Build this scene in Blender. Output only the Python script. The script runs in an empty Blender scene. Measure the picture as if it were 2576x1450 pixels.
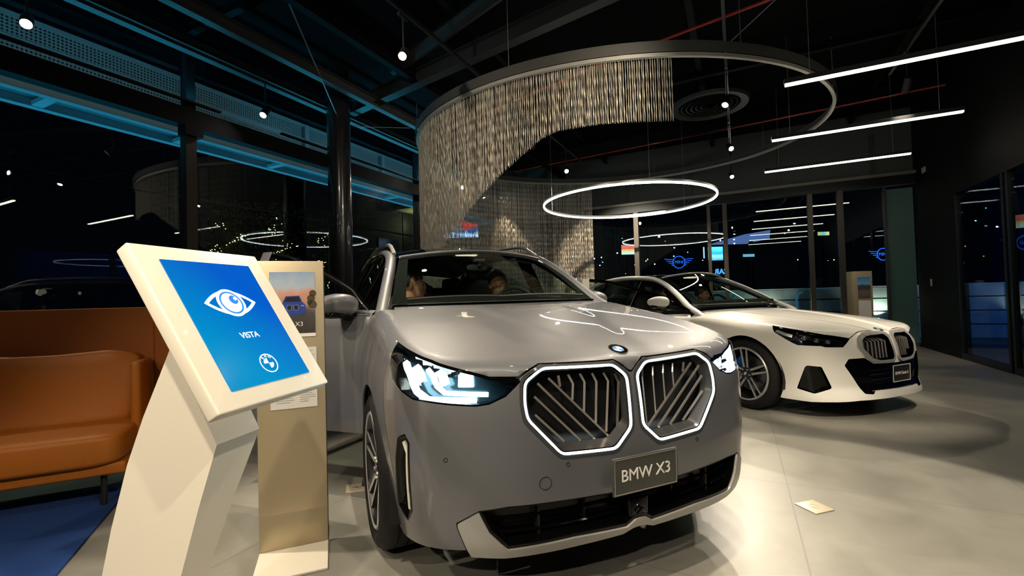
import bpy, bmesh, math, random
from mathutils import Vector, Matrix, geometry
random.seed(7)
sc=bpy.context.scene
col=sc.collection
# ------------------------------------------------------------ camera, world, exposure
cam_d=bpy.data.cameras.new('camera'); cam=bpy.data.objects.new('camera',cam_d); col.objects.link(cam)
cam_d.sensor_width=36; cam_d.lens=36*1150/2576; cam_d.clip_start=.05; cam_d.clip_end=300
PITCH,ROLL,CAMH=.0227,-.0284,1.177
_f=Vector((0,math.cos(PITCH),math.sin(PITCH))); _u=Vector((0,-math.sin(PITCH),math.cos(PITCH))); _x=Vector((1,0,0))
_c,_s=math.cos(ROLL),math.sin(ROLL)
_X=_c*_x+_s*_u; _U=-_s*_x+_c*_u
cam.matrix_world=Matrix(((_X.x,_U.x,-_f.x,0),(_X.y,_U.y,-_f.y,0),(_X.z,_U.z,-_f.z,CAMH),(0,0,0,1)))
sc.camera=cam
wd=bpy.data.worlds.new('night_sky'); sc.world=wd; wd.use_nodes=True
wd.node_tree.nodes['Background'].inputs[0].default_value=(.010,.018,.035,1)
wd.node_tree.nodes['Background'].inputs[1].default_value=.05
sc.view_settings.view_transform='Standard'; sc.view_settings.look='None'
sc.view_settings.gamma=1; sc.view_settings.use_curve_mapping=False
sc.view_settings.exposure=0.0
SPOT_K=1.0       # overall power of the ceiling spotlights
# ------------------------------------------------------------ room frame: x = to the right along the back glass, y = depth
AL=.4576
def RW(x,y,z=0):
    c,s=math.cos(AL),math.sin(AL)
    return (x*c+y*s,-x*s+y*c,z)
# ------------------------------------------------------------ materials
MATS={}
def nodes(name):
    m=bpy.data.materials.new(name); m.use_nodes=True; nt=m.node_tree
    return m,nt,nt.nodes['Principled BSDF']
def mat(name,rgb,rough=.5,metal=0,coat=0,emit=None,es=0,spec=.5,bump=None,coatr=.03,vary=None,aniso=None):
    if name in MATS: return MATS[name]
    m,nt,b=nodes(name)
    b.inputs['Base Color'].default_value=(*rgb,1); b.inputs['Roughness'].default_value=rough
    b.inputs['Metallic'].default_value=metal; b.inputs['Coat Weight'].default_value=coat
    b.inputs['Coat Roughness'].default_value=coatr; b.inputs['Specular IOR Level'].default_value=spec
    if emit: b.inputs['Emission Color'].default_value=(*emit,1); b.inputs['Emission Strength'].default_value=es
    if bump or vary:
        tc=nt.nodes.new('ShaderNodeTexCoord'); nz=nt.nodes.new('ShaderNodeTexNoise')
        sc_,amt=(bump or vary)[:2]
        nz.inputs['Scale'].default_value=sc_; nz.inputs['Detail'].default_value=6
        nt.links.new(tc.outputs['Object'],nz.inputs['Vector'])
        if bump:
            bp=nt.nodes.new('ShaderNodeBump'); bp.inputs['Strength'].default_value=amt; bp.inputs['Distance'].default_value=.01
            nt.links.new(nz.outputs['Fac'],bp.inputs['Height']); nt.links.new(bp.outputs['Normal'],b.inputs['Normal'])
        if vary:
            rp=nt.nodes.new('ShaderNodeValToRGB'); k=vary[1]
            rp.color_ramp.elements[0].position=.3; rp.color_ramp.elements[1].position=.7
            rp.color_ramp.elements[0].color=(*[c*(1-k) for c in rgb],1); rp.color_ramp.elements[1].color=(*[min(1,c*(1+k)) for c in rgb],1)
            nt.links.new(nz.outputs['Fac'],rp.inputs['Fac']); nt.links.new(rp.outputs['Color'],b.inputs['Base Color'])
    MATS[name]=m; return m
def emat(name,rgb,s):
    if name in MATS: return MATS[name]
    m=bpy.data.materials.new(name); m.use_nodes=True; nt=m.node_tree; nt.nodes.clear()
    e=nt.nodes.new('ShaderNodeEmission'); o=nt.nodes.new('ShaderNodeOutputMaterial')
    e.inputs[0].default_value=(*rgb,1); e.inputs[1].default_value=s; nt.links.new(e.outputs[0],o.inputs[0])
    MATS[name]=m; return m
def glass(name,tint,ior=1.5,rough=0.0):
    if name in MATS: return MATS[name]
    m=bpy.data.materials.new(name); m.use_nodes=True; nt=m.node_tree; nt.nodes.clear()
    t=nt.nodes.new('ShaderNodeBsdfTransparent'); g=nt.nodes.new('ShaderNodeBsdfGlossy'); f=nt.nodes.new('ShaderNodeMath'); f.operation='MULTIPLY_ADD'; lw=nt.nodes.new('ShaderNodeLayerWeight'); pw=nt.nodes.new('ShaderNodeMath')
    pw.operation='POWER'; pw.inputs[1].default_value=5; lw.inputs[0].default_value=.5; f0=((ior-1)/(ior+1))**2*.8
    nt.links.new(lw.outputs['Facing'],pw.inputs[0]); nt.links.new(pw.outputs[0],f.inputs[0]); f.inputs[1].default_value=1-f0; f.inputs[2].default_value=f0
    mx=nt.nodes.new('ShaderNodeMixShader'); o=nt.nodes.new('ShaderNodeOutputMaterial')
    t.inputs[0].default_value=(*tint,1); g.inputs['Roughness'].default_value=rough
    g.inputs['Color'].default_value=(.95,.98,1,1)
    nt.links.new(f.outputs[0],mx.inputs[0]); nt.links.new(t.outputs[0],mx.inputs[1]); nt.links.new(g.outputs[0],mx.inputs[2]); nt.links.new(mx.outputs[0],o.inputs[0])
    MATS[name]=m; return m
def carpaint(name,rgb,metal,rough,fl=.15):
    m=mat(name,rgb,rough,metal,coat=1.0,coatr=.015)
    return m
M_grey=carpaint('silver_grey_paint',(.120,.122,.132),.25,.46)
M_white=carpaint('pearl_white_paint',(.90,.875,.80),.0,.36)
M_blackgl=mat('gloss_black',(.002,.002,.0022),.06,spec=.28)
M_black=mat('matt_black',(.005,.005,.005),.6)
M_rubber=mat('tyre_rubber',(.0055,.0055,.0055),.65,bump=(60,.15),spec=.3)
M_chrome=mat('chrome',(.75,.75,.76),.12,1)
M_satin=mat('satin_silver',(.62,.60,.56),.32,.9)
M_satd=mat('satin_slat',(.50,.45,.39),.38,.75)
M_rim=mat('machined_alloy',(.72,.72,.73),.34,.8)
M_rimd=mat('dark_alloy',(.03,.03,.033),.3,.5,coat=.3)
M_cglass=glass('car_glass',(.74,.84,.79),1.55)
M_cglassd=glass('privacy_glass',(.30,.38,.36),1.5)
M_lens=glass('lamp_lens',(.93,.97,1),1.45)
M_room=glass('wall_glass',(.80,.90,.93),1.62)
M_inter=mat('dark_trim',(.02,.02,.022),.7)
M_seat=mat('black_leather',(.022,.020,.02),.45,bump=(90,.15))
M_headl=mat('headliner',(.10,.10,.10),.9)
M_disc=mat('brake_disc',(.30,.30,.31),.3,1)
# ------------------------------------------------------------ geometry helpers
def lerp(a,b,t): return a+(b-a)*t
_BOX={}
class Mb:
    """collects shapes, builds ONE mesh object"""
    def __init__(s): s.v=[]; s.f=[]; s.sm=[]; s.n={}; s.mi=[]
    def add(s,vs,fs,smooth=False,ns=None,mi=0):
        o=len(s.v); s.v+=[tuple(v) for v in vs]; s.f+=[tuple(i+o for i in f) for f in fs]
        s.sm+=[smooth]*len(fs); s.mi+=[mi]*len(fs)
        if ns:
            for i,n in enumerate(ns): s.n[o+i]=tuple(n)
        return s
    def box(s,c,d,rz=0,bev=0,mi=0,rx=0,ry=0):
        x,y,z=[k/2 for k in d]
        if bev>0:
            w_=min(bev,x*.98,y*.98,z*.98); key=(round(x,5),round(y,5),round(z,5),round(w_,5))
            if key not in _BOX:
                bm=bmesh.new(); bmesh.ops.create_cube(bm,size=2); bmesh.ops.scale(bm,vec=(x,y,z),verts=bm.verts)
                bmesh.ops.bevel(bm,geom=list(bm.edges),offset=w_,segments=3,profile=.5,affect='EDGES'); bm.verts.ensure_lookup_table()
                _BOX[key]=([v.co[:] for v in bm.verts],[tuple(v.index for v in f.verts) for f in bm.faces]); bm.free()
            vs,fs=_BOX[key]
        else:
            vs=[(sx*x,sy*y,sz*z) for sx in (-1,1) for sy in (-1,1) for sz in (-1,1)]
            fs=[(0,1,3,2),(4,6,7,5),(0,4,5,1),(2,3,7,6),(0,2,6,4),(1,5,7,3)]
        R=Matrix.Rotation(rz,3,'Z')@Matrix.Rotation(ry,3,'Y')@Matrix.Rotation(rx,3,'X')
        C=Vector(c); return s.add([C+R@Vector(v) for v in vs],fs,bev>0,mi=mi)
    def tube(s,path,r,n=10,cap=True,smooth=True,closed=False,mi=0,flat=1.0,up=None):
        P=[Vector(p) for p in path]; m=len(P); vs=[]; fs=[]
        rr=r if isinstance(r,(list,tuple)) else [r]*m
        ref=None
        for i,p in enumerate(P):
            if closed: t=P[(i+1)%m]-P[i-1]
            else: t=P[min(i+1,m-1)]-P[max(i-1,0)]
            t.normalize()
            if ref is None:
                ref=Vector(up) if up else (Vector((0,0,1)) if abs(t.z)<.9 else Vector((1,0,0)))
            if up: ref=Vector(up)
            a=t.cross(ref).normalized(); b=a.cross(t).normalized(); ref=b
            for k in range(n):
                w=2*math.pi*(k+.5*(n==4))/n; vs.append(p+a*math.cos(w)*rr[i]+b*math.sin(w)*rr[i]*flat)
        R=m if closed else m-1
        for i in range(R):
            for k in range(n):
                j=(i+1)%m; fs.append((i*n+k,i*n+(k+1)%n,j*n+(k+1)%n,j*n+k))
        if cap and not closed: fs+=[tuple(range(n))[::-1],tuple((m-1)*n+k for k in range(n))]
        return s.add(vs,fs,smooth and n>5,mi=mi)
    def lathe(s,prof,c=(0,0,0),axis='Z',n=48,smooth=True,mi=0,closed=False):
        """prof: (radius, along-axis) pairs"""
        vs=[];fs=[];m=len(prof)
        for i in range(n):
            w=2*math.pi*i/n
            for r,h in prof:
                a,b=r*math.cos(w),r*math.sin(w)
                v={'Z':(a,b,h),'X':(h,a,b),'Y':(a,h,b)}[axis]
                vs.append((v[0]+c[0],v[1]+c[1],v[2]+c[2]))
        for i in range(n):
            j=(i+1)%n
            for k in range(m-1+(1 if closed else 0)):
                k2=(k+1)%m
                fs.append((i*m+k,j*m+k,j*m+k2,i*m+k2))
        return s.add(vs,fs,smooth,mi=mi)
    def prism(s,poly,axis,lo,hi,mi=0,f=None):
        """extrude a 2D polygon along an axis; f maps (u,v,w)->xyz"""
        n=len(poly)
        g=f or {'X':lambda u,v,w:(w,u,v),'Y':lambda u,v,w:(u,w,v),'Z':lambda u,v,w:(u,v,w)}[axis]
        vs=[g(u,v,lo) for u,v in poly]+[g(u,v,hi) for u,v in poly]
        fs=[tuple(range(n))[::-1],tuple(range(n,2*n))]+[(i,(i+1)%n,n+(i+1)%n,n+i) for i in range(n)]
        return s.add(vs,fs,mi=mi)
    def grid(s,fn,nu,nv,smooth=True,mi=0,flip=False):
        vs=[fn(i/nu,j/nv) for i in range(nu+1) for j in range(nv+1)]; fs=[]
        for i in range(nu):
            for j in range(nv):
                a=i*(nv+1)+j; q=(a,a+nv+1,a+nv+2,a+1); fs.append(q[::-1] if flip else q)
        return s.add(vs,fs,smooth,mi=mi)
    def sphere(s,c,r,n=16,m=10,mi=0,sc_=(1,1,1)):
        vs=[];fs=[]
        for j in range(m+1):
            t=math.pi*j/m
            for i in range(n):
                w=2*math.pi*i/n; vs.append((c[0]+r*sc_[0]*math.sin(t)*math.cos(w),c[1]+r*sc_[1]*math.sin(t)*math.sin(w),c[2]+r*sc_[2]*math.cos(t)))
        for j in range(m):
            for i in range(n):
                fs.append((j*n+i,(j+1)*n+i,(j+1)*n+(i+1)%n,j*n+(i+1)%n))
        return s.add(vs,fs,True,mi=mi)
    def xf(s,fn):
        s.v=[fn(v) for v in s.v]; return s
    def build(s,name,mats,parent=None,loc=None,rz=0,sharp=35):
        me=bpy.data.meshes.new(name); me.from_pydata(s.v,[],s.f)
        for m in (mats if isinstance(mats,(list,tuple)) else [mats]): me.materials.append(m)
        me.polygons.foreach_set('material_index',s.mi); me.polygons.foreach_set('use_smooth',s.sm); me.update()
        if s.n:
            me.validate()
            cn=[s.n.get(v.index,tuple(v.normal)) for v in me.vertices]
            me.normals_split_custom_set_from_vertices(cn)
        elif any(s.sm): me.set_sharp_from_angle(angle=math.radians(sharp))
        o=bpy.data.objects.new(name,me); col.objects.link(o)
        if parent is not None: o.parent=parent
        if loc: o.location=loc
        o.rotation_euler.z=rz
        return o
def tag(o,label=None,cat=None,group=None,kind=None):
    if label: o['label']=label
    if cat: o['category']=cat
    if group: o['group']=group
    if kind: o['kind']=kind
    return o
def thing(name,label,cat,loc=(0,0,0),rz=0,group=None):
    o=bpy.data.objects.new(name,None); col.objects.link(o); o.location=loc; o.rotation_euler.z=rz; o.empty_display_size=.2
    return tag(o,label,cat,group)
def struct(name,mb,m,rz=-AL,label=None):
    o=mb.build(name,m,rz=rz); o['kind']='structure'
    if label: o['label']=label
    return o
def copy_tree(o,parent=None):
    c=o.copy(); col.objects.link(c); c.parent=parent
    for ch in [x for x in bpy.data.objects if x.parent==o and x!=c]: copy_tree(ch,c)
    return c
def text_mb(txt,size,depth=.002,align='CENTER',spacing=1.0,bold=0.0):
    cu=bpy.data.curves.new('t','FONT'); cu.body=txt; cu.size=size; cu.extrude=depth/2; cu.align_x=align; cu.align_y='CENTER'; cu.space_character=spacing; cu.offset=bold
    cu.resolution_u=3
    o=bpy.data.objects.new('t',cu); col.objects.link(o); bpy.context.view_layer.update()
    me=o.to_mesh(); mb=Mb().add([v.co[:] for v in me.vertices],[tuple(p.vertices) for p in me.polygons]); o.to_mesh_clear()
    bpy.data.objects.remove(o); bpy.data.curves.remove(cu)
    return mb
def frame_xf(O,u,v,n):
    O,u,v,n=map(Vector,(O,u,v,n))
    return lambda p: tuple(O+u*p[0]+v*p[1]+n*p[2])
def disc(mb,c,r0,r1,a0,a1,fn,n=16,z=0,t=.002,mi=0):
    """ring sector (or pie when r0=0) in a plane given by fn"""
    vs=[];fs=[]
    for k in range(n+1):
        w=lerp(a0,a1,k/n)
        for r in (r0,r1):
            for zz in (z,z+t): vs.append(fn((c[0]+r*math.cos(w),c[1]+r*math.sin(w),zz)))
    for k in range(n):
        a=k*4;b=a+4
        fs+=[(a+1,a+3,b+3,b+1),(a+2,b+2,b+3,a+3),(a,a+1,b+1,b)]
    return mb.add(vs,fs,mi=mi)
def roundel(parent,c,r,fn,mats,name='badge'):
    """round badge: rim, dark ring, four quarters (mats: rim, ring, blue, white)"""
    mb=Mb(); P=math.pi
    disc(mb,c,r*.93,r,0,2*P,fn,40,0,.004,0); disc(mb,c,0.0001,r*.94,0,2*P,fn,40,0,.0025,1)
    disc(mb,c,r*.55,r*.60,0,2*P,fn,32,.002,.0015,0)
    for q in range(4): disc(mb,c,0.0001,r*.56,q*P/2,(q+1)*P/2,fn,8,.0025,.0008,2 if q%2 else 3)
    o=mb.build(name,mats,parent); return o
def plane_letters(parent,name,txt,size,fn,m,dy=0,**k):
    mb=text_mb(txt,size,**k); mb.xf(lambda p: fn((p[0],p[1]+dy,p[2]))); return mb.build(name,m,parent)
# ------------------------------------------------------------ bodywork surface maths
def sst(a,b,x):
    t=min(1,max(0,(x-a)/(b-a))); return t*t*(3-2*t)
def crom(tab,x):
    """monotone-ish cubic through (x,y) table, linear outside"""
    n=len(tab)
    if x<=tab[0][0]: return tab[0][1]
    if x>=tab[-1][0]: return tab[-1][1]
    i=0
    while tab[i+1][0]<x: i+=1
    x0,y0=tab[i];x1,y1=tab[i+1];h=x1-x0;t=(x-x0)/h
    m0=(y1-tab[i-1][1])/(x1-tab[i-1][0]) if i>0 else (y1-y0)/h
    m1=(tab[i+2][1]-y0)/(tab[i+2][0]-x0) if i+2<n else (y1-y0)/h
    return (2*t**3-3*t*t+1)*y0+(t**3-2*t*t+t)*h*m0+(-2*t**3+3*t*t)*y1+(t**3-t*t)*h*m1
class Body:
    """bodywork surface: plan contour, vertical profile, top surface, rounded shoulder"""
    def __init__(s,con,front,side,top,rad,wr):
        s.front,s.side,s.top,s.rad,s.wr=front,side,top,rad,wr
        # densify the contour by Catmull-Rom on chord length
        P=con; q=[0]
        for i in range(1,len(P)): q.append(q[-1]+math.dist(P[i],P[i-1]))
        X=[(a,p[0]) for a,p in zip(q,P)]; Y=[(a,p[1]) for a,p in zip(q,P)]
        X=[(-X[1][0],-X[1][1])]+X; Y=[(-Y[1][0],Y[1][1])]+Y
        s.X,s.Y,s.L=X,Y,q[-1]
        s.N=600; s.tx=[crom(X,s.L*i/s.N) for i in range(s.N+1)]; s.ty=[crom(Y,s.L*i/s.N) for i in range(s.N+1)]
    def c(s,a):
        sg=1 if a>=0 else -1; a=abs(a)
        f=min(a/s.L*s.N,s.N-1e-6); i=int(f); f-=i
        x=lerp(s.tx[i],s.tx[i+1],f); y=lerp(s.ty[i],s.ty[i+1],f)
        def tan(j):
            j0,j1=max(0,j-4),min(s.N,j+4)
            if j<4:
                return s.tx[j1]-(-s.tx[4-j] if j<4 else 0), s.ty[j1]-s.ty[4-j]
            return s.tx[j1]-s.tx[j0],s.ty[j1]-s.ty[j0]
        t0=tan(i);t1=tan(min(i+1,s.N))
        dx,dy=lerp(t0[0],t1[0],f),lerp(t0[1],t1[1],f); l=math.hypot(dx,dy); nx,ny=dy/l,-dx/l
        return sg*x,y,sg*nx,ny
    def p(s,a,b):
        x,y,nx,ny=s.c(a); r=s.rad(abs(a))
        w=s.wr(abs(a))
        def ins(z): return lerp(crom(s.front,z),crom(s.side,z),w)
        i0=ins(1.0); H=s.top(x-nx*(r+i0),y-ny*(r+i0))-r
        for _ in range(2):
            i0=ins(H); H=s.top(x-nx*(r+i0),y-ny*(r+i0))-r
        if b<=H:
            i=ins(b); return (x-nx*i,y-ny*i,b)
        f=(b-H)/r
        if f<=math.pi/2:
            d=i0+r*(1-math.cos(f)); X,Y=x-nx*d,y-ny*d
            return (X,Y,H+r*math.sin(f)+(s.top(X,Y)-(H+r))*(math.sin(f)**2))
        d=i0+r+(b-H)-r*math.pi/2; X,Y=x-nx*d,y-ny*d
        return (X,Y,s.top(X,Y))
    def edge_b(s,a):
        """b where the rounding ends and the plain top begins"""
        x,y,nx,ny=s.c(a); r=s.rad(abs(a)); w=s.wr(abs(a))
        ins=lambda z: lerp(crom(s.front,z),crom(s.side,z),w)
        H=1.0
        for _ in range(3):
            i0=ins(H); H=s.top(x-nx*(r+i0),y-ny*(r+i0))-r
        return H+r*math.pi/2
# ---- X3
X3C=[(0,0),(.2,.004),(.4,.022),(.58,.062),(.72,.12),(.82,.2),(.885,.33),(.915,.5),(.928,.7),(.932,.95),(.93,1.3),(.93,2.0),(.935,2.8),(.935,3.6),(.925,4.1),(.89,4.42),(.8,4.6),(.6,4.69),(.3,4.72),(0,4.73)]
X3F=[(.15,.06),(.24,.02),(.3,.0),(.42,.0),(.5,-.004),(.6,0),(.75,.012),(.86,.03),(.93,.05)]
X3S=[(.15,.08),(.25,.055),(.4,.025),(.55,.008),(.7,0),(.82,.004),(.9,.018),(1.0,.04),(1.15,.07)]
def x3top(X,Y):
    ax=abs(X)
    zc=crom([(-.1,.90),(.05,.925),(.15,.957),(.3,.997),(.6,1.055),(1.0,1.115),(1.35,1.163),(1.7,1.18),(2.5,1.19),(4.8,1.19)],Y)
    dr=crom([(0,.02),(.3,.035),(.8,.03),(1.4,.035),(2,.10),(4.8,.12)],Y)*(ax/.9)**2.6
    # central spine between two creases that spread from the emblem
    cw=.055+.17*sst(.0,.9,Y)
    sp=.005*(1-sst(cw,cw+.10,ax))*(1-sst(.9,1.3,Y))
    return zc-dr+sp*(-1 if Y<0 else 1)
def x3rad(a): return .05+.045*sst(.5,1.1,a)-.0*sst(1.4,2,a)
def x3w(a): return sst(.45,1.2,a)
X3=Body(X3C,X3F,X3S,x3top,x3rad,x3w)
# ---- S5
S5C=[(0,0),(.2,.008),(.4,.045),(.56,.10),(.7,.18),(.8,.275),(.86,.40),(.895,.56),(.912,.75),(.918,.95),(.92,1.4),(.925,2.2),(.93,3.0),(.93,3.8),(.91,4.4),(.87,4.75),(.78,4.93),(.55,5.03),(.3,5.05),(0,5.06)]
S5F=[(.12,.0),(.18,-.02),(.24,-.01),(.30,.012),(.4,.012),(.5,.02),(.6,.03),(.7,.06),(.8,.11),(.9,.17)]
S5S=[(.12,.07),(.2,.05),(.35,.03),(.5,.008),(.65,0),(.78,.006),(.88,.03),(1.0,.06),(1.1,.1)]
def s5top(X,Y):
    ax=abs(X)
    zc=crom([(-.1,.70),(.05,.755),(.15,.795),(.3,.835),(.6,.885),(1.0,.93),(1.4,.965),(1.75,.985),(2.5,1.0),(4.4,1.03),(5.1,1.05)],Y)
    dr=crom([(0,.03),(.3,.045),(.8,.05),(1.4,.05),(2,.07),(5.1,.07)],Y)*(ax/.9)**2.6
    cw=.10+.25*sst(.0,1.2,Y)
    sp=-.010*(1-sst(cw,cw+.09,ax))*(1-sst(1.2,1.7,Y))
    return zc-dr+sp
def s5rad(a): return .045+.06*sst(.5,1.3,a)
def s5w(a): return sst(.4,1.1,a)
S5=Body(S5C,S5F,S5S,s5top,s5rad,s5w)
# ------------------------------------------------------------ car bodywork helpers
def in_poly(p,poly):
    x,y=p; c=False; n=len(poly); j=n-1
    for i in range(n):
        xi,yi=poly[i]; xj,yj=poly[j]
        if (yi>y)!=(yj>y) and x<(xj-xi)*(y-yi)/(yj-yi)+xi: c=not c
        j=i
    return c
def dens(poly,step,closed=True):
    out=[]; n=len(poly)
    for i in range(n if closed else n-1):
        a,b=poly[i],poly[(i+1)%n]; k=max(1,int(math.ceil(math.dist(a,b)/step)))
        out+=[(lerp(a[0],b[0],t/k),lerp(a[1],b[1],t/k)) for t in range(k)]
    if not closed: out.append(poly[-1])
    return out
def rnd(poly,r=.012,n=3):
    """round the corners of a closed polygon"""
    out=[]; N=len(poly)
    for i in range(N):
        p,a,b=Vector(poly[i]),Vector(poly[i-1]),Vector(poly[(i+1)%N])
        la,lb=(a-p).length,(b-p).length; d=min(r,la*.45,lb*.45)
        q0=p+(a-p).normalized()*d; q1=p+(b-p).normalized()*d
        for k in range(n+1):
            t=k/n; out.append(tuple(q0*(1-t)**2+p*2*t*(1-t)+q1*t*t))
    return out
def mir(poly): return [(-a,b) for a,b in poly][::-1]
def snorm(S,u,v,e=.0015):
    a=Vector(S(u+e,v))-Vector(S(u-e,v)); b=Vector(S(u,v+e))-Vector(S(u,v-e)); n=a.cross(b)
    return n.normalized() if n.length>1e-12 else Vector((0,0,1))
def patch(mb,S,outer,holes=(),step=.03,off=0.0,flange=0.0,hflange=None,ostep=None):
    """trimmed piece of a parametric surface, with a turned-in edge"""
    O=dens(outer,ostep or step); HS=[dens(h,ostep or step*.8) for h in holes]
    pts=list(O); edges=[(i,(i+1)%len(O)) for i in range(len(O))]
    for h in HS:
        o=len(pts); pts+=h; edges+=[(o+i,o+(i+1)%len(h)) for i in range(len(h))]
    bd=[Vector(p) for p in pts]
    cell={}
    for p in bd: cell.setdefault((int(p.x//step),int(p.y//step)),[]).append(p)
    x0=min(p[0] for p in O);x1=max(p[0] for p in O);y0=min(p[1] for p in O);y1=max(p[1] for p in O)
    i=0; y=y0+step/2
    while y<y1:
        x=x0+(step/2 if i%2 else step)
        while x<x1:
            if in_poly((x,y),O) and not any(in_poly((x,y),h) for h in HS):
                cx,cy=int(x//step),int(y//step); ok=True
                for dx in (-1,0,1):
                    for dy in (-1,0,1):
                        for q in cell.get((cx+dx,cy+dy),()):
                            if (q.x-x)**2+(q.y-y)**2<(step*.45)**2: ok=False
                if ok: pts.append((x,y))
            x+=step
        y+=step; i+=1
    vs,_,fs,_,_,_=geometry.delaunay_2d_cdt([Vector(p) for p in pts],edges,[],0,1e-6)
    ff=[]
    for f in fs:
        c=((vs[f[0]].x+vs[f[1]].x+vs[f[2]].x)/3,(vs[f[0]].y+vs[f[1]].y+vs[f[2]].y)/3)
        if in_poly(c,O) and not any(in_poly(c,h) for h in HS): ff.append(tuple(f))
    P=[];N=[]
    for v in vs:
        n=snorm(S,v.x,v.y); P.append(Vector(S(v.x,v.y))+n*off); N.append(n)
    mb.add(P,ff,True,N)
    def fl(poly,d,inv):
        V=[];Nn=[];m=len(poly);pp=[]
        for q in poly:
            n=snorm(S,*q); p=Vector(S(*q))+n*off; pp.append((p,n))
        for k,(p,n) in enumerate(pp):
            t=(pp[(k+1)%m][0]-pp[k-1][0]).normalized(); s=t.cross(n)*(1 if not inv else -1)
            V+=[p,p-n*d]; Nn+=[s,s]
        F=[(2*k,2*k+1,2*((k+1)%m)+1,2*((k+1)%m)) for k in range(m)]
        mb.add(V,F,True,Nn)
    if flange: fl(O,flange,False)
    for k,h in enumerate(HS):
        d=(hflange[k] if hflange else flange)
        if d: fl(h,d,True)
    return mb
def ribbon(mb,S,path,w,off,closed=False,th=.006,mi=0,dn=.02):
    """raised band of width w following a path in the surface's parameters"""
    pts=dens(path,dn,closed); P=[];m=len(pts)
    for q in pts:
        n=snorm(S,*q); P.append((Vector(S(*q))+n*off,n))
    vs=[];fs=[]
    for k,(p,n) in enumerate(P):
        a=P[(k-1)%m][0] if closed or k>0 else p; b=P[(k+1)%m][0] if closed or k<m-1 else p
        t=(b-a).normalized(); s=n.cross(t).normalized()*w/2
        vs+=[p-s-n*th,p-s,p+s,p+s-n*th]
    R=m if closed else m-1
    for k in range(R):
        a=k*4;b=((k+1)%m)*4
        for q in range(3): fs.append((a+q,b+q,b+q+1,a+q+1))
    return mb.add(vs,fs,mi=mi)
def aY(body,Y):
    lo,hi=.5,body.L
    for _ in range(40):
        m=(lo+hi)/2
        if body.c(m)[1]<Y: lo=m
        else: hi=m
    return lo
def tab(T,y): return [crom([(p[0],p[k]) for p in T],y) for k in range(1,len(T[0]))]
def wheel(parent,name,R,rr,w,cx,cy,side,style,capmats):
    """tyre with rim, disc and cap as its sub-parts; outer face towards side*X"""
    def loc(mb): return mb.xf(lambda p:(cx+p[0]*side,cy+p[1],R+p[2]))
    t=Mb(); h=w/2
    t.lathe([(rr+.005,-h+.02),(rr+.03,-h+.003),(R-.05,-h-.004),(R-.018,-h+.012),(R,-h+.04),(R,-.055),(R-.008,-.052),(R-.008,-.045),(R,-.042),(R,-.004),(R-.008,-.002),(R-.008,.004),(R,.006),(R,.042),(R-.008,.045),(R-.008,.052),(R,.055),(R,h-.04),(R-.018,h-.012),(R-.05,h+.004),(rr+.03,h-.003),(rr+.005,h-.02)],axis='X',n=72)
    to=loc(t).build(name,M_rubber,parent)
    b=Mb(); b.lathe([(rr+.012,h-.014),(rr+.004,h-.006),(rr-.006,h-.010),(rr-.016,h-.03),(rr-.03,-.02),(rr-.03,-h+.02),(rr+.005,-h+.01)],axis='X',n=72,mi=0)
    b.lathe([(rr+.013,h-.012),(rr+.005,h-.003),(rr-.008,h-.008)],axis='X',n=72,mi=1)
    ns=5
    def bar(w0,w1,r0,r1,a0,a1,x0,x1,th,mi):
        # tapered spoke from radius r0 at angle a0 to radius r1 at angle a1
        def pt(r,a,off): return (r*math.cos(a)-off*math.sin(a),r*math.sin(a)+off*math.cos(a))
        q=[pt(r0,a0,-w0),pt(r0,a0,w0),pt(r1,a1,w1),pt(r1,a1,-w1)]; xs=[x0,x0,x1,x1]
        vs=[(x,y,z) for (y,z),x in zip(q,xs)]+[(x-th,y,z) for (y,z),x in zip(q,xs)]
        b.add(vs,[(0,1,2,3),(7,6,5,4),(0,4,5,1),(1,5,6,2),(2,6,7,3),(3,7,4,0)],mi=mi)
    for k in range(ns):
        a=2*math.pi*k/ns+.31
        for sg in (-1,1):
            d=.17 if style=='X' else .13
            bar(.016,.013,.055,rr-.005,a+sg*.34,a+sg*d,h-.035,h-.012,.03,0)
            bar(.012,.009,.06,rr-.004,a+sg*.34,a+sg*d,h-.034,h-.0105,.001,1)
    b.lathe([(.0,h-.03),(.062,h-.03),(.07,h-.045),(.07,h-.09),(.12,h-.1)],axis='X',n=30,mi=0)
    for k in range(5):
        a=2*math.pi*k/5+.9; b.tube([(h-.034,.047*math.cos(a),.047*math.sin(a)),(h-.02,.047*math.cos(a),.047*math.sin(a))],.009,6,mi=1)
    ro=loc(b).build('rim',[M_rimd,M_rim],to)
    d=Mb(); d.lathe([(.06,h-.10),(.175,h-.10),(.175,h-.125),(.06,h-.125)],axis='X',n=48)
    loc(d).build('brake_disc',M_disc,to)
    c=Mb(); c.box((h-.11,.10,.10),(.07,.10,.16),rx=.8,bev=.02); loc(c).build('brake_caliper',mat('caliper_blue',(.01,.08,.45),.3,coat=.5) if style=='S' else M_rimd,to)
    fn=lambda p:(cx+(h-.026+p[2])*side,cy+p[0]*side,R+p[1])
    roundel(to,(0,0),.031,fn,capmats,'hub_cap')
    return to
CAPM=lambda:[M_chrome,M_blackgl,mat('badge_blue',(.01,.18,.62),.25,coat=.5),mat('badge_white',(.8,.8,.8),.3,coat=.5)]
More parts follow.
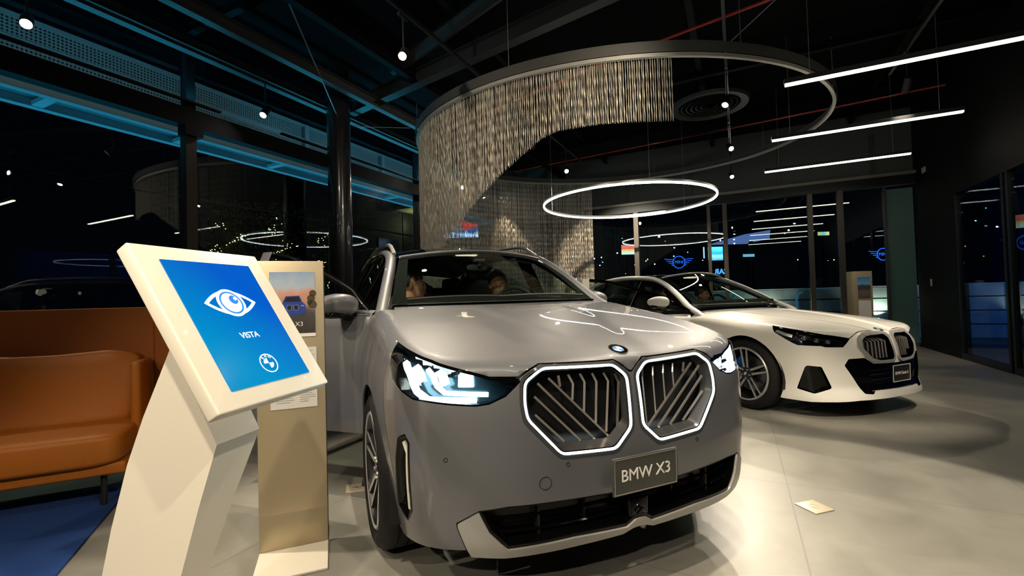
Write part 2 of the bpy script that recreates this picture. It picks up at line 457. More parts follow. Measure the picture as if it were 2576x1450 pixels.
def seat_front(parent,cx,cy,z,name='front_seat',w=.5):
    s=Mb(); s.grid(lambda u,v:sq((cx,cy,z),(w/2,.27,.09),u,v),20,12)
    o=s.build(name,M_seat,parent)
    bk=Mb(); bk.grid(lambda u,v:rotx(sq((0,0,.33),(w/2-.01,.07,.34),u,v),.28,(cx,cy+.24,z)),20,14); bk.build('seat_back',M_seat,o)
    hr=Mb(); hr.grid(lambda u,v:rotx(sq((0,0,.76),(.14,.05,.10),u,v),.28,(cx,cy+.24,z)),16,10)
    for sx in (-.05,.05): hr.tube([rotx((sx,0,.64),.28,(cx,cy+.24,z)),rotx((sx,0,.7),.28,(cx,cy+.24,z))],.007,6)
    hr.build('headrest',M_seat,o); return o
def sq(c,r,u,v,e=.45):
    """superellipsoid point, u around, v from top to bottom"""
    a=2*math.pi*u; t=math.pi*v
    f=lambda x,k: math.copysign(abs(x)**k,x)
    return (c[0]+r[0]*f(math.sin(t),e)*f(math.cos(a),e),c[1]+r[1]*f(math.sin(t),e)*f(math.sin(a),e),c[2]+r[2]*f(math.cos(t),e))
def rotx(p,a,o):
    """lean back about X then move to o"""
    c,s=math.cos(a),math.sin(a); return (o[0]+p[0],o[1]+p[1]*c+p[2]*s,o[2]-p[1]*s+p[2]*c)
def build_car(sp):
    B=sp['body']; S=B.p; P=sp['paint']; R=sp['R']; arch=sp['arch']; fa,ra=sp['fa'],sp['ra']
    root=thing('car',sp['label'],'car',(sp['pose'][0],sp['pose'][1],0),sp['pose'][2])
    A=lambda Y: aY(B,Y)
    zs=sp['sill']
    def arcpts(yc,t0,t1,n=16):
        out=[]
        for k in range(n+1):
            t=math.radians(lerp(t0,t1,k/n)); out.append((A(yc+arch*math.cos(t)),R+arch*math.sin(t)))
        return out
    # --- angle (deg) at which the arch meets a height z
    ang=lambda z: math.degrees(math.asin(max(-1,min(1,(z-R)/arch))))
    L=lambda poly:[(-a,b) for a,b in poly]          # given for +side, mirrored to the other
    rim=lambda a: B.edge_b(a)
    # ---------------- front bumper
    hl=sp['hl']                                      # headlight polygon, +side, tip first then top back, outer, bottom
    half=list(sp['btop'])                            # centre -> headlight tip (top edge of bumper)
    half+=sp['hlbot'][::-1] if sp.get('rev') else sp['hlbot']   # along the lamp's lower edge outwards
    arc=arcpts(fa,180-sp['seamang'],180-ang(sp['bz']),14)
    half+=arc+sp['bbot']                             # down the arch, along the bottom to the centre
    poly=half+mir([p for p in half if p[0]>1e-6])
    mb=Mb(); hs=[]
    for h in sp['holes']: hs+=[rnd(h),mir(rnd(h))]
    hs+=[rnd(h) for h in sp.get('choles',[])]
    patch(mb,S,poly,hs,.028,flange=.012,hflange=[sp.get('hfl',.03)]*len(hs))
    bump=mb.build('front_bumper',P,root)
    # ---------------- hood
    he=sp['hoodedge']                                # +side, from centre front out and back to the cowl (a,b)
    e=[p for p in he]
    aR=sp['rimA']
    top=[(a,rim(a)) for a in [aR*k/40 for k in range(41)]]
    low=[p for p in e if p[0]<=aR]
    # rounded rim part
    g=low+top[::-1]
    g=[p for p in g]
    poly=g+mir([p for p in g if p[0]>1e-6])
    mb=Mb(); patch(mb,S,poly,[],.028,flange=0)
    ST=lambda x,y:(x,y,B.top(x,y))
    pts=[S(a,b)[:2] for a,b in top]
    rest=[S(*p)[:2] for p in e if p[0]>aR]
    half=pts+rest+[(sp['cowl'](u)) for u in [.97-.97*k/10 for k in range(11)]]
    half=[p for p in half if p[0]>=-1e-9]
    hxy=half+mir([p for p in half if p[0]>1e-4])
    if not sp.get('ccw',True): hxy=hxy[::-1]
    patch(mb,ST,hxy,[],.024)
    hood=mb.build('hood',P,root)
    # ---------------- fenders, doors, quarters
    Yd=sp['doorY']; Yb=sp['BY']; Yr=sp['rdY']
    for sg in (1,-1):
        F=(lambda q:q) if sg>0 else (lambda q:mir(q))
        cutline=[p for p in e if p[0]>=sp['hl_out'][-1][0]-1e-6]
        ad=A(Yd)
        fp=list(sp['hl_out'])+cutline+[(ad,lerp(cutline[-1][1],rim(ad)+.01,1)),(ad,zs+.20),(ad,zs)]
        fp=[p for p in fp if p[0]<=ad+1e-6]
        fp+=arcpts(fa,ang(zs+.02),180-sp['seamang'],18)
        mb=Mb(); patch(mb,S,F(rnd(fp,.006,1)),[],.03,flange=.01); mb.build('fender',P,root)
        # rocker
        mb=Mb(); q=[(ad+.004,zs),(ad+.004,zs+.17),(A(ra)-.02-arch,zs+.17),(A(ra)-.02-arch,zs)]; patch(mb,S,F(q[::-1]),[],.06); mb.build('side_sill',M_blackgl if sg else P,root)
        # rear door
        a0,a1=A(Yb)+.004,A(Yr)
        zb=lambda a: rim(a)-.03
        q=[(a0,zs+.18),(min(a1,A(ra-arch)-.02),zs+.18)]+arcpts(ra,180-ang(zs+.20),180-ang(R+arch*.75),8)[0:]
        q=[p for p in q if p[0]<=a1]
        q+= [(a1,R+arch*.8),(a1,zb(a1)),(a0,zb(a0))]
        mb=Mb(); patch(mb,S,F(q),[],.05,flange=.01); ro=mb.build('rear_door',P,root)
        hb=Mb(); ribbon(hb,S,[(sg*(a0+.78),zb(a0)-.10),(sg*(a0+.95),zb(a0)-.095)],.03,.035,th=.02); hb.build('door_handle',P,ro)
        # quarter panel round to the tail
        aT=A(B.tailY) ; q=arcpts(ra,180-ang(R+arch*.8),ang(zs+.05),18)[0:]
        q=[(a1+.004,R+arch*.82)]+[p for p in q if p[0]>a1+.01]+[(aT,zs+.05),(aT,rim(aT)),(A(ra),rim(A(ra))),(a1+.004,rim(a1)-.03)]
        mb=Mb(); patch(mb,S,F(q),[],.05,flange=.01); mb.build('quarter_panel',P,root)
        # front door: shut on the left of the car, swung open on its right
        ops=sp['open'] if sg<0 else 0
        hx,hy=sp['hinge']
        def tr(p,ops=ops,hx=hx,hy=hy):
            if not ops: return tuple(p)
            c,s=math.cos(ops),math.sin(ops); x,y=p[0]-hx,p[1]-hy
            return (hx+x*c-y*s,hy+x*s+y*c,p[2])
        SD=(lambda a,b: tr(S(a,b)))
        a0,a1=ad+.004,A(Yb)
        q=[(a0,sp['dz']),(a1,sp['dz']),(a1,rim(a1)-.02),(a0,rim(a0)-.02)]
        mb=Mb(); patch(mb,SD,F(q),[],.045,flange=.07); door=mb.build('front_door',P,root)
        mb=Mb(); patch(mb,SD,F([(a0+.02,sp['dz']+.02),(a1-.02,sp['dz']+.02),(a1-.02,rim(a1)-.04),(a0+.02,rim(a0)-.04)]),[],.08,off=-.07); mb.build('door_card',M_inter,door)
        hb=Mb(); ribbon(hb,SD,[(sg*(a1-.24),rim(a1)-.14),(sg*(a1-.06),rim(a1)-.135)],.03,.035,th=.02); hb.build('door_handle',P,door)
        # window frame, glass
        br=lambda Y:(tab(sp['belt'],Y))
        rl=lambda Y:(tab(sp['rail'],Y))
        y0,y1,y2=sp['wy']                       # glass: belt front, where the A-pillar ends, belt rear
        path=[]
        for k in range(9):
            Y=lerp(y0,y1,k/8); x,z=rl(Y); 
            f=min(1,k/8*1.0); zt_=z-.035*min(1,k/3)
            if ops: zt_=lerp(z,lerp(br(y0)[1],rl(y1)[1]-.035,(k/8)**.66),min(1,k/2))
            path.append((sg*(x+.012),Y+.03*(k/8),zt_))
        for k in range(1,6):
            Y=lerp(y1,y2,k/5); x,z=rl(Y); path.append((sg*(x+.012),Y,z-.035))
        bx,bz=br(y2); bx0,bz0=br(y0+.05)
        full=[(sg*bx0,path[0][1]-.015,bz0-.01)]+path+[(sg*bx,y2+.03,bz)]
        fm=Mb(); fm.tube([tr(p) for p in full],.021,8); fm.tube([tr((sg*(br(lerp(y0,y2,k/8))[0]+.012),lerp(y0,y2,k/8),br(lerp(y0,y2,k/8))[1]+.005)) for k in range(9)],.012,6,mi=1)
        fm.tube([tr((p[0]+sg*.018,p[1]-.004,p[2]+.008)) for p in path],.006,6,mi=1)
        fm.build('window_frame',[M_blackgl,M_chrome if sp['chrome'] else M_blackgl],door)
        # rear post of the frame in body colour
        pm=Mb(); t0=path[-1]; pm.add([tr((t0[0]+sg*.02,y2-.05,t0[2]+.02)),tr((t0[0]+sg*.02,y2+.035,t0[2]+.02)),tr((sg*(bx+.012),y2+.035,bz)),tr((sg*(bx+.012),y2-.05,bz)),
              tr((t0[0]-sg*.04,y2+.035,t0[2]+.02)),tr((sg*(bx-.05),y2+.035,bz))],[(0,1,2,3),(1,4,5,2)])
        pm.build('window_post',P if ops else M_blackgl,door)
        gm=Mb()
        def gf(u,v):
            k=u*(len(path)-1); i=min(int(k),len(path)-2); f=k-i
            t=[lerp(path[i][j],path[i+1][j],f) for j in range(3)]
            Yb_=lerp(y0+.05,y2,u); x,z=br(Yb_)
            return tr((lerp(sg*x,t[0],v),lerp(Yb_,t[1],v),lerp(z-.02,t[2],v)))
        gm.grid(gf,18,5); gm.build('window_glass',M_cglass,door)
        # mirror
        mx,my,mz=sp['mirror'] if sg<0 else sp['mirror2']
        mm=Mb()
        def mc(u,v):
            p=sq((0,0,0),(.125,.085,.068),u,v,.8); x=p[0]
            k=1-.28*max(0,x/.125)
            if sp.get('fold'): return tr((sg*(mx+p[1]*k-x*.1),my+x,mz+p[2]*k))
            return tr((sg*(mx+x),my+p[1]*k+x*.18,mz+p[2]*k))
        mm.grid(mc,24,14)
        mo=mm.build('mirror',P,door)
        lm=Mb(); lm.grid(lambda u,v:tr((sg*(mx-.075),my+(u-.5)*.16,mz+(v-.5)*.08) if sp.get('fold') else (sg*(mx+(u-.5)*.18),my+.078+(u-.5)*.04,mz+(v-.5)*.08)),4,4); lm.build('mirror_glass',mat('mirror_face',(.8,.8,.82),.02,1),mo)
        st=Mb(); st.tube([tr((sg*(mx-.15),my-.02,mz-.09)),tr((sg*(mx-.05),my,mz-.07)),tr((sg*mx,my,mz-.05))],[.035,.028,.03],8,flat=.5); 
        st.grid(lambda u,v:(lambda p:tr((sg*(mx+p[1]),my+p[0],mz-.048+p[2])) if sp.get('fold') else tr((sg*(mx+p[0]),my+p[1]+p[0]*.18,mz-.048+p[2])))(sq((0,0,0),(.100,.066,.028),u,v,.8)),18,8)
        st.build('mirror_foot',M_blackgl,mo)
        # rear side glass + pillars
        y3,y4,y5,y6=sp['rwy']
        gm=Mb()
        def gr(u,v):
            Yt=lerp(y3,y5,u); x,z=rl(Yt); Yq=lerp(y3,y4,u); bx_,bz_=br(Yq)
            return (lerp(sg*bx_,sg*(x+.008),v),lerp(Yq,Yt,v),lerp(bz_-.02,z-.03,v))
        gm.grid(gr,16,5); gm.build('rear_window_glass',M_cglassd if not sp.get('clear') else M_cglass,ro)
        for (ya,yb,w) in ((Yb,Yb,.05),(y4+.03,y5+.03,.035)):
            pm=Mb()
            x,z=rl(yb); bx_,bz_=br(ya); 
            pm.add([(sg*(bx_+.008),ya-w,bz_-.02),(sg*(bx_+.008),ya+w,bz_-.02),(sg*(x+.014),yb+w,z-.01),(sg*(x+.014),yb-w,z-.01),
                    (sg*(bx_-.05),ya-w,bz_-.02),(sg*(bx_-.05),ya+w,bz_-.02),(sg*(x-.04),yb+w,z-.01),(sg*(x-.04),yb-w,z-.01)],[(0,1,2,3),(7,6,5,4),(0,3,7,4),(1,5,6,2)])
            pm.build('pillar',M_blackgl,root)
        lp=Mb(); a_,b_=A(Yb),zs+.2
        if sg<0:
            # shut face behind the open door: sill and B-post in body colour
            lp.add([(sg*(B.c(A(Yb))[0]-.03),Yb-.06,zs+.1),(sg*(B.c(A(Yb))[0]-.03),Yb+.01,zs+.1),(sg*(br(Yb)[0]),Yb+.01,br(Yb)[1]),(sg*(br(Yb)[0]),Yb-.06,br(Yb)[1])],[(0,1,2,3)])
            x,z=rl(Yb); lp.add([(sg*(br(Yb)[0]),Yb-.06,br(Yb)[1]),(sg*(br(Yb)[0]),Yb+.01,br(Yb)[1]),(sg*(x-.01),Yb+.01,z-.03),(sg*(x-.01),Yb-.06,z-.03)],[(0,1,2,3)])
            lp.build('door_post',P,root)
        # quarter glass
        qg=Mb(); y7=sp['qy']
        def gq(u,v):
            Yt=lerp(y5+.06,y6,u); x,z=rl(Yt); Yq=lerp(y4+.06,y7,u); bx_,bz_=br(Yq)
            return (lerp(sg*bx_,sg*(x+.008),v),lerp(Yq,Yt,v),lerp(bz_-.02,z-.03,v))
        qg.grid(gq,10,4); qg.build('quarter_window',M_cglassd,root)
        # roof side / A-pillar / rear pillar in one sweep
        rp=[]
        for k in range(41):
            Y=lerp(sp['rail'][0][0],sp['rail'][-1][0],k/40); x,z=rl(Y); rp.append((sg*(x+.010),Y,z))
        rp+= [(sg*x,Y,z) for x,Y,z in sp['dpillar']]
        pm=Mb(); pm.tube(rp,sp['prad'],12,flat=.75,up=(0,.0,1)); pm.build('roof_pillar',P,root)
        # sail panel behind the quarter glass
        x,z=rl(y6); bx_,bz_=br(y7); dx,dY,dz=sp['dpillar'][-1]
        pm=Mb(); pm.add([(sg*(bx_+.0),y7,bz_-.04),(sg*(dx+.06),dY,dz-.02),(sg*(sp['dpillar'][0][0]+.03),sp['dpillar'][0][1],sp['dpillar'][0][2]),(sg*(x+.02),y6,z)],[(0,1,2,3)]); pm.build('rear_pillar',P,root)
        # wheels
        for yy,nm in ((fa,'wheel'),(ra,'wheel')):
            wheel(root,nm,R,sp['rr'],sp['tw'],sg*sp['track'],yy,sg,sp['style'],CAPM())
            wl=Mb(); n=20; vs=[]; fs=[]; r=arch+.012
            for k in range(n+1):
                t=math.radians(lerp(-15,195,k/n))
                for xx in (.60,.90): vs.append((sg*xx if xx<.7 else sg*(B.c(A(yy))[0]-.03),yy+r*math.cos(t),R+r*math.sin(t)))
            for k in range(n): fs.append((2*k,2*k+1,2*k+3,2*k+2))
            o=len(vs); vs.append((sg*.60,yy,R))
            for k in range(n): fs.append((2*k,2*k+2,o))
            wl.add(vs,fs,True); wl.build('wheel_liner',M_black,root)
    # tail
    aT=A(B.tailY)
    tl=Mb(); tp=[(aT+.004,zs+.05),(aT+.004,rim(aT)-.0)]
    def tail(u,v):
        a=lerp(aT,B.L,u) if True else 0
        return a
    n=24; vs=[];fs=[]
    for k in range(2*n+1):
        a=lerp(aT+.004,2*B.L-aT-.004,k/(2*n)); m=a<=B.L; aa=a if m else 2*B.L-a
        for j in range(15):
            b=lerp(zs+.05,rim(aa),j/14); p=S(aa-1e-6,b); vs.append((p[0] if m else -p[0],p[1],p[2]))
    for k in range(2*n):
        for j in range(14): fs.append((k*15+j,k*15+j+1,(k+1)*15+j+1,(k+1)*15+j))
    tl.add(vs,fs,True); to=tl.build('tailgate',P,root)
    for sg in (1,-1):
        q=Mb(); zz=sp['tailz']; aa=A(B.tailY-.12); ab=aT+.35
        patch(q,S,(lambda r:r if sg>0 else mir(r))([(aa,zz-.05),(ab,zz-.04),(ab,zz+.04),(aa,zz+.06)]),[],.05,off=.006,flange=.006); q.build('tail_lamp',mat('tail_red',(.25,.0,.0),.15,coat=.6),root)
    # ---------------- windscreen, roof, rear screen
    wb,wt,by,bz,ty,tz=sp['ws']
    def ws(u,v,o=0):
        s=2*u-1; k=1-s*s
        x=s*lerp(wb[0],wt[0],v); y=lerp(wb[1],wt[1],v)-k*lerp(by,ty,v); z=lerp(wb[2],wt[2],v)+k*lerp(bz,tz,v)+.022*math.sin(math.pi*v)
        return (x,y+o*.5,z-o*.85)
    g=Mb(); g.grid(ws,24,14,flip=False); wo=g.build('windscreen',M_cglass,root)
    f=Mb(); e1=.055;e2=.10
    f.grid(lambda u,v:ws(u,v*e2,.006),24,2); f.grid(lambda u,v:ws(u,1-.07*v,.006),24,2)
    f.grid(lambda u,v:ws(u*e1,v,.006),2,14); f.grid(lambda u,v:ws(1-u*e1,v,.006),2,14)
    f.build('windscreen_border',mat('ceramic_border',(.006,.007,.006),.8,spec=.05),wo)
    h=Mb(); h.tube([ws(k/24,1.0,-.004) for k in range(25)],.016,6,flat=.7); h.build('windscreen_header',P,root)
    c=Mb(); c.grid(lambda u,v:(lambda p:(p[0],p[1]+lerp(-.02,.05,v)-.03,p[2]-.008-.02*v))(ws(u,0)),24,2); c.build('cowl_panel',M_black,root)
    for sg,(u0,u1) in ((1,(.45,.93)),(-1,(.06,.48))):
        w_=Mb(); w_.tube([ws(lerp(u0,u1,k/10),.012+.02*math.sin(k/10*3.1),-.02) for k in range(11)],.009,6); w_.build('wiper',M_black,root)
    yl=sp['roofend']
    def roof(u,v):
        s=2*u-1; k=1-s*s; Y=lerp(wt[1]-k*ty,yl+.10*k,v)
        x,z=rl(lerp(wt[1],yl,v)); z0=wt[2]; cr=lerp(tz,sp['crown'],min(1,v*4)) if v<.25 else sp['crown']
        zz=lerp(z0,rl(lerp(wt[1],yl,v))[1],min(1,v*6))
        xx=lerp(wt[0],x-.02,min(1,v*4))
        return (s*xx,Y,zz+k*cr+.004)
    r=Mb(); r.grid(roof,20,26,flip=True); ro_=r.build('roof',M_blackgl,root)
    hl_=Mb(); hl_.grid(lambda u,v:(lambda p:(p[0]*.97,p[1],p[2]-.045))(roof(u,v)),10,10); hl_.build('headliner',M_headl,root)
    rs=sp['rs']   # rear screen: (x,y,z) top, (x,y,z) bottom
    g=Mb(); g.grid(lambda u,v:((2*u-1)*lerp(rs[0][0],rs[1][0],v),lerp(rs[0][1],rs[1][1],v)+.10*(1-(2*u-1)**2)*lerp(1,.9,v),lerp(rs[0][2]+sp['crown']*(1-(2*u-1)**2),rs[1][2],v)),16,8); g.build('rear_screen',M_cglass if sp.get('clear') or True else M_cglassd,root)
    if sp['deck']:
        g=Mb(); g.grid(lambda u,v:((2*u-1)*.86,lerp(rs[1][1]+.08*(1-(2*u-1)**2),B.tailY+.12-.10*abs(2*u-1)**3,v),lerp(rs[1][2]-.01,B.top(0,4.9)+.01,v)-.05*abs(2*u-1)**3),16,8); g.build('boot_lid',P,root)
    # ---------------- dark inner shell and cabin
    u_=Mb(); u_.box((0,(fa+ra)/2,zs+.04),(1.62,ra-fa-2*arch-.04,.10)); u_.box((0,fa+.05,.55),(1.1,1.3,.44)); u_.box((0,ra,.45),(1.1,1.2,.4)); u_.box((0,sp['ws'][0][1]+.05,.75),(1.5,.06,.46))
    u_.box((0,.48,.26),(1.1,.6,.06)); u_.build('underbody',M_black,root)
    dz=sp['dash']
    d=Mb(); d.grid(lambda u,v:(lambda p:(p[0],p[1],p[2]))(sq((0,sp['ws'][0][1]+.28,dz-.10),(.70,.26,.12),u,v,.35)),24,12); d.build('dashboard',M_inter,root)
    sx,sy,sz=sp['steer']
    q=Mb(); ring=[]
    for k in range(28):
        w=2*math.pi*k/28; ring.append(rotx((.18*math.cos(w),0,.18*math.sin(w)),-1.15+1.57-.0,(sx,sy,sz)))
    q.tube(ring,.015,8,closed=True); q.tube([rotx((-.17,0,0),.42,(sx,sy,sz)),rotx((.17,0,0),.42,(sx,sy,sz))],.018,6); q.tube([(sx,sy,sz),(sx,sy-.35,sz-.14)],.03,8); q.grid(lambda u,v:sq((sx,sy,sz),(.07,.03,.06),u,v),12,8)
    q.build('steering_wheel',M_inter,root)
    for sx_ in (-.37,.37): seat_front(root,sx_,sp['seatY'],sp['seatZ'])
    rb=Mb(); rb.grid(lambda u,v:sq((0,sp['seatY']+.95,sp['seatZ']-.02),(.66,.28,.10),u,v,.3),20,10); so=rb.build('rear_seat',M_seat,root)
    bk=Mb(); bk.grid(lambda u,v:rotx(sq((0,0,.30),(.66,.07,.33),u,v,.3),.35,(0,sp['seatY']+1.20,sp['seatZ'])),24,12); bk.build('seat_back',M_seat,so)
    for hx_ in (-.38,0,.38):
        hr=Mb(); hr.grid(lambda u,v:rotx(sq((hx_,0,.66 if hx_ else .62),(.13,.05,.09 if hx_ else .05),u,v),.35,(0,sp['seatY']+1.20,sp['seatZ'])),16,8); hr.build('headrest',M_seat,so)
    mr=Mb(); p=ws(.5,.86,.07); mr.grid(lambda u,v:sq((p[0],p[1]+.06,p[2]-.02),(.085,.016,.026),u,v,.6),16,8); mr.tube([p,(p[0],p[1]+.05,p[2]-.02)],.012,6); mr.box((p[0],p[1]+.01,p[2]+.03),(.08,.06,.02),bev=.006); mr.build('rear_view_mirror',M_inter,root)
    dm=Mb(); dm.box((0,sp['seatY']-.25,sp['dome']),(.16,.09,.02),bev=.004); dl=dm.build('added_dome_lamp',emat('added_dome_glow',(1,.8,.55),1.2),root)  # lamp and its light are added so the people in the cabin show
    l=bpy.data.lights.new('added_dome_light','POINT'); l.energy=.4; l.color=(1,.72,.5); l.shadow_soft_size=.06; o=bpy.data.objects.new('added_dome_light',l); col.objects.link(o); o.parent=dl; o.location=(0,sp['seatY']-.30,sp['dome']-.06)
    return root,bump,hood
# ------------------------------------------------------------ the grey SUV
for _b in (X3,S5): _b.tailY=(4.55 if _b is X3 else 4.85)
def cowl_x3(u): return (.74*u,1.40-.145*(1-u*u))
X3S_HL=[(.486,.866),(.605,.8854),(.7328,.9264),(.8563,.9667),(1.0053,.995),(1.19,1.018),(1.1568,.9648),(1.1385,.9156),(1.0839,.8696),(.9961,.8299),(.9207,.808),(.8394,.803),(.755,.795),(.657,.788),(.6086,.793),(.546,.8166)]
KID=[(.392,.912),(.470,.862),(.476,.79),(.468,.732),(.342,.594),(.108,.583),(.030,.655),(.026,.852),(.082,.900)]
KID_OUT=[(.400,.926),(.484,.872),(.490,.79),(.481,.722),(.347,.580),(.102,.569),(.018,.648),(.014,.860),(.076,.914)]
VENT=[(.9916,.659),(.9624,.669),(.94,.644),(.955,.385),(1.0,.332),(1.08,.367),(1.04,.57),(1.01,.647)]
INT=[(0,.417),(.139,.418),(.3628,.4257),(.549,.4284),(.6577,.4186),(.6215,.3459),(.5544,.2761),(.2997,.284),(.0621,.272),(.0265,.297),(0,.299)]
x3=dict(body=X3,paint=M_grey,R=.365,rr=.262,tw=.255,track=.80,style='X',arch=.405,fa=.87,ra=3.735,sill=.22,bz=.235,
 label='silver-grey SUV in front with glowing grille outlines and lit headlights',
 pose=(.4857,1.8354,.4188),hl=X3S_HL,seamang=58,seam=None,
 btop=[(0,.864),(.012,.868),(.074,.922),(.402,.934),(.490,.878)],
 hlbot=[(.486,.866),(.546,.8166),(.6086,.793),(.657,.788),(.755,.795),(.8394,.803),(.9207,.808),(.9961,.8299),(1.0839,.8696)],
 bbot=[(1.12,.222),(1.05,.236),(.8535,.265),(.708,.2745),(.741,.36),(.741,.3753),(.6577,.4186),(.549,.4284),(.3628,.4257),(.139,.418),(0,.417)],
 holes=[KID_OUT,VENT],hfl=.05,
 hoodedge=[(0,.872),(.010,.876),(.072,.930),(.404,.942),(.494,.886),(.605,.8914),(.7328,.9324),(.8563,.9727),(1.0053,1.001),(1.20,1.028),(1.3848,1.084),(1.52,1.122),(1.6653,1.165),(1.9,1.23),(2.02,1.262)],
 rimA=1.52,cowl=cowl_x3,hl_out=[(1.0839,.8696),(1.1385,.9156),(1.1568,.9648),(1.192,1.020)],
 doorY=1.26,BY=2.32,rdY=3.42,dz=.43,open=math.radians(46),hinge=(-.885,1.27),
 belt=[(1.2,.845,1.10),(1.6,.835,1.115),(2.3,.83,1.125),(3.2,.83,1.14),(4.2,.80,1.16),(4.5,.76,1.17)],
 rail=[(1.15,.79,.99),(1.27,.795,1.085),(1.38,.772,1.14),(1.6,.71,1.285),(1.83,.648,1.425),(2.03,.612,1.51),(2.3,.605,1.567),(2.9,.61,1.595),(3.5,.60,1.575),(4.0,.585,1.53),(4.3,.57,1.485)],
 dpillar=[(.60,4.42,1.38),(.70,4.55,1.20)],prad=.038,wy=(1.275,1.98,2.30),rwy=(2.42,3.35,3.30,4.05),qy=4.25,
 ws=((.725,1.385,1.165),(.575,1.935,1.50),.15,.005,.10,.045),crown=.050,dome=1.545,roofend=4.25,rs=((.53,4.32,1.44),(.60,4.56,1.13)),deck=False,
 dash=1.16,steer=(.37,1.92,1.10),seatY=2.35,seatZ=.72,mirror=(.965,1.42,1.165),mirror2=(.945,1.66,1.15),chrome=True,tailz=.98)
suv,bump,hood=build_car(x3)
S=X3.p
# --- kidney grilles
M_ring=emat('light_ring',(.88,.98,1.0),5.0)
for sg in (-1,1):
    F=(lambda q:q) if sg>0 else mir
    g=Mb(); 
    # bezel between body and light ring, then funnel inwards
    ribbon(g,S,F(rnd(KID_OUT,.02)),.012,.001,closed=True,th=.03)
    kid=rnd([(lerp(.25,a,.955),lerp(.75,b,.95)) for a,b in KID],.02)
    kin=rnd([(.225+(a-.225)*(.99 if a<.225 else .88),lerp(.80,b,.88)) for a,b in KID],.02)
    O1=[];I1=[]
    n=len(kid)
    vs=[];fs=[]
    for q in (F(kid)): 
        nn=snorm(S,*q); vs.append(Vector(S(*q))-nn*.004)
    kin_=F(kin)
    for q in kin_:
        nn=snorm(S,*q); p=Vector(S(*q)); vs.append(Vector((p.x,p.y+.055,p.z)))
    for i in range(n): fs.append((i,(i+1)%n,n+(i+1)%n,n+i))
    g.add(vs,fs,True)
    go=g.build('kidney_grille',mat('grille_bezel',(.10,.10,.10),.25,.6),bump)
    lr=Mb(); ribbon(lr,S,F(rnd(KID,.02)),.0085,.004,closed=True,th=.006); lr.build('light_ring',M_ring,go)
    bk=Mb(); c=[Vector((sg*.24,.13,.75))]; 
    patch(bk,lambda a,b:(lambda p:(p[0],p[1]+.10,p[2]))(S(a,b)),F([(lerp(.24,a,1.03),lerp(.76,b,1.0)) for a,b in KID]),[],.06); bk.build('grille_backing',mat('grille_void',(.006,.006,.006),.35),go)
    def sl(pts,w=.0040):
        m=Mb(); m.tube([(-sg*x if False else sg*(-x),.068+.02*(abs(x)/.45)**2*0+(.012 if i==0 and len(pts)>2 else 0),z) for i,(x,z) in enumerate(pts)],w,4,flat=1.5); return m
    for q in [[(-.36,.868),(-.093,.609)],[(-.407,.853),(-.161,.61)],[(-.422,.805),(-.228,.614)],[(-.421,.737),(-.3,.62)],
              [(-.317,.874),(-.311,.832)],[(-.266,.872),(-.252,.837),(-.257,.775)],[(-.212,.871),(-.199,.838),(-.206,.720)],[(-.155,.868),(-.143,.833),(-.152,.670)],[(-.100,.864),(-.087,.831),(-.103,.630)],[(-.047,.856),(-.036,.822),(-.050,.632)]]:
        sl(q).build('grille_slat',M_satd,go)
# --- badge on the hood
bp=Vector(S(0,.955)); bn=(snorm(S,0,.955)+Vector((0,-.1,.6))).normalized(); bu=Vector((1,0,0)); bv=bn.cross(bu)
bp=Vector((0,.112,X3.top(0,.112)-.001)); 
roundel(hood,(0,0),.043,frame_xf(bp,bu,bv,bn),CAPM(),'badge')
bfn=frame_xf(bp,bu,bv,bn)
for ch,w in (('B',2.3),('M',1.5708),('W',.84)):
    tb=text_mb(ch,.017,.0006); c_,s_=math.cos(w),math.sin(w)
    tb.xf(lambda p: bfn((p[0]*s_+p[1]*c_+.0325*c_*1.0, -p[0]*c_+p[1]*s_+.0325*s_, p[2]+.003))); tb.build('badge_letter',M_chrome,hood)
# --- plate
pf=frame_xf((0,-.038,.4875),(1,0,0),(0,-.02,1),(0,-1,-.02))
pm=Mb(); pm.box((0,0,0),(.314,.143,.010),bev=.003); pm.xf(pf); po=pm.build('number_plate',mat('plate_grey',(.055,.053,.046),.35),suv)
pm=Mb()
for (cx,cy,w,h) in ((0,.0655,.304,.0035),(0,-.0655,.304,.0035),(-.150,0,.0035,.134),(.150,0,.0035,.134)): pm.box((cx,cy,.0055),(w,h,.002))
pm.xf(pf).build('plate_border',M_satin,po)
tb=text_mb('BMW X3',.064,.002,spacing=.98); tb.xf(lambda p: pf((p[0],p[1],p[2]+.006))).build('plate_lettering',mat('plate_letters',(.82,.80,.74),.4),po)
# --- intake
ib=Mb(); patch(ib,lambda a,b:(lambda p:(p[0]*.97,p[1]+.09,p[2]))(S(a,b)),INT+mir(INT[1:-1]),[],.05)
io=ib.build('lower_intake',mat('intake_black',(.007,.007,.007),.3),bump)
ib=Mb(); sk=INT+mir(INT[1:-1]); ribbon(ib,S,sk,.014,-.004,closed=True,th=.09); ib.build('intake_surround',M_blackgl,io)
for z_ in (.318,.372):
    b_=Mb(); b_.tube([(lambda p:(p[0],p[1]+.045,p[2]))(S(a,z_)) for a in [lerp(-.60,.60,k/20) for k in range(21)]],.009,6,flat=.6); b_.build('intake_bar',M_blackgl,io)
for x_ in (-.42,-.22,.22,.42):
    b_=Mb(); b_.box((x_,.080,.35),(.008,.03,.13)); b_.build('intake_bar',M_black,io)
b_=Mb(); b_.box((0,.03,.335),(.10,.05,.09),bev=.015); b_.tube([(-.02,-.005,.315),(0,-.012,.335),(.02,-.005,.315)],.006,6); b_.build('tow_sensor',M_blackgl,io)
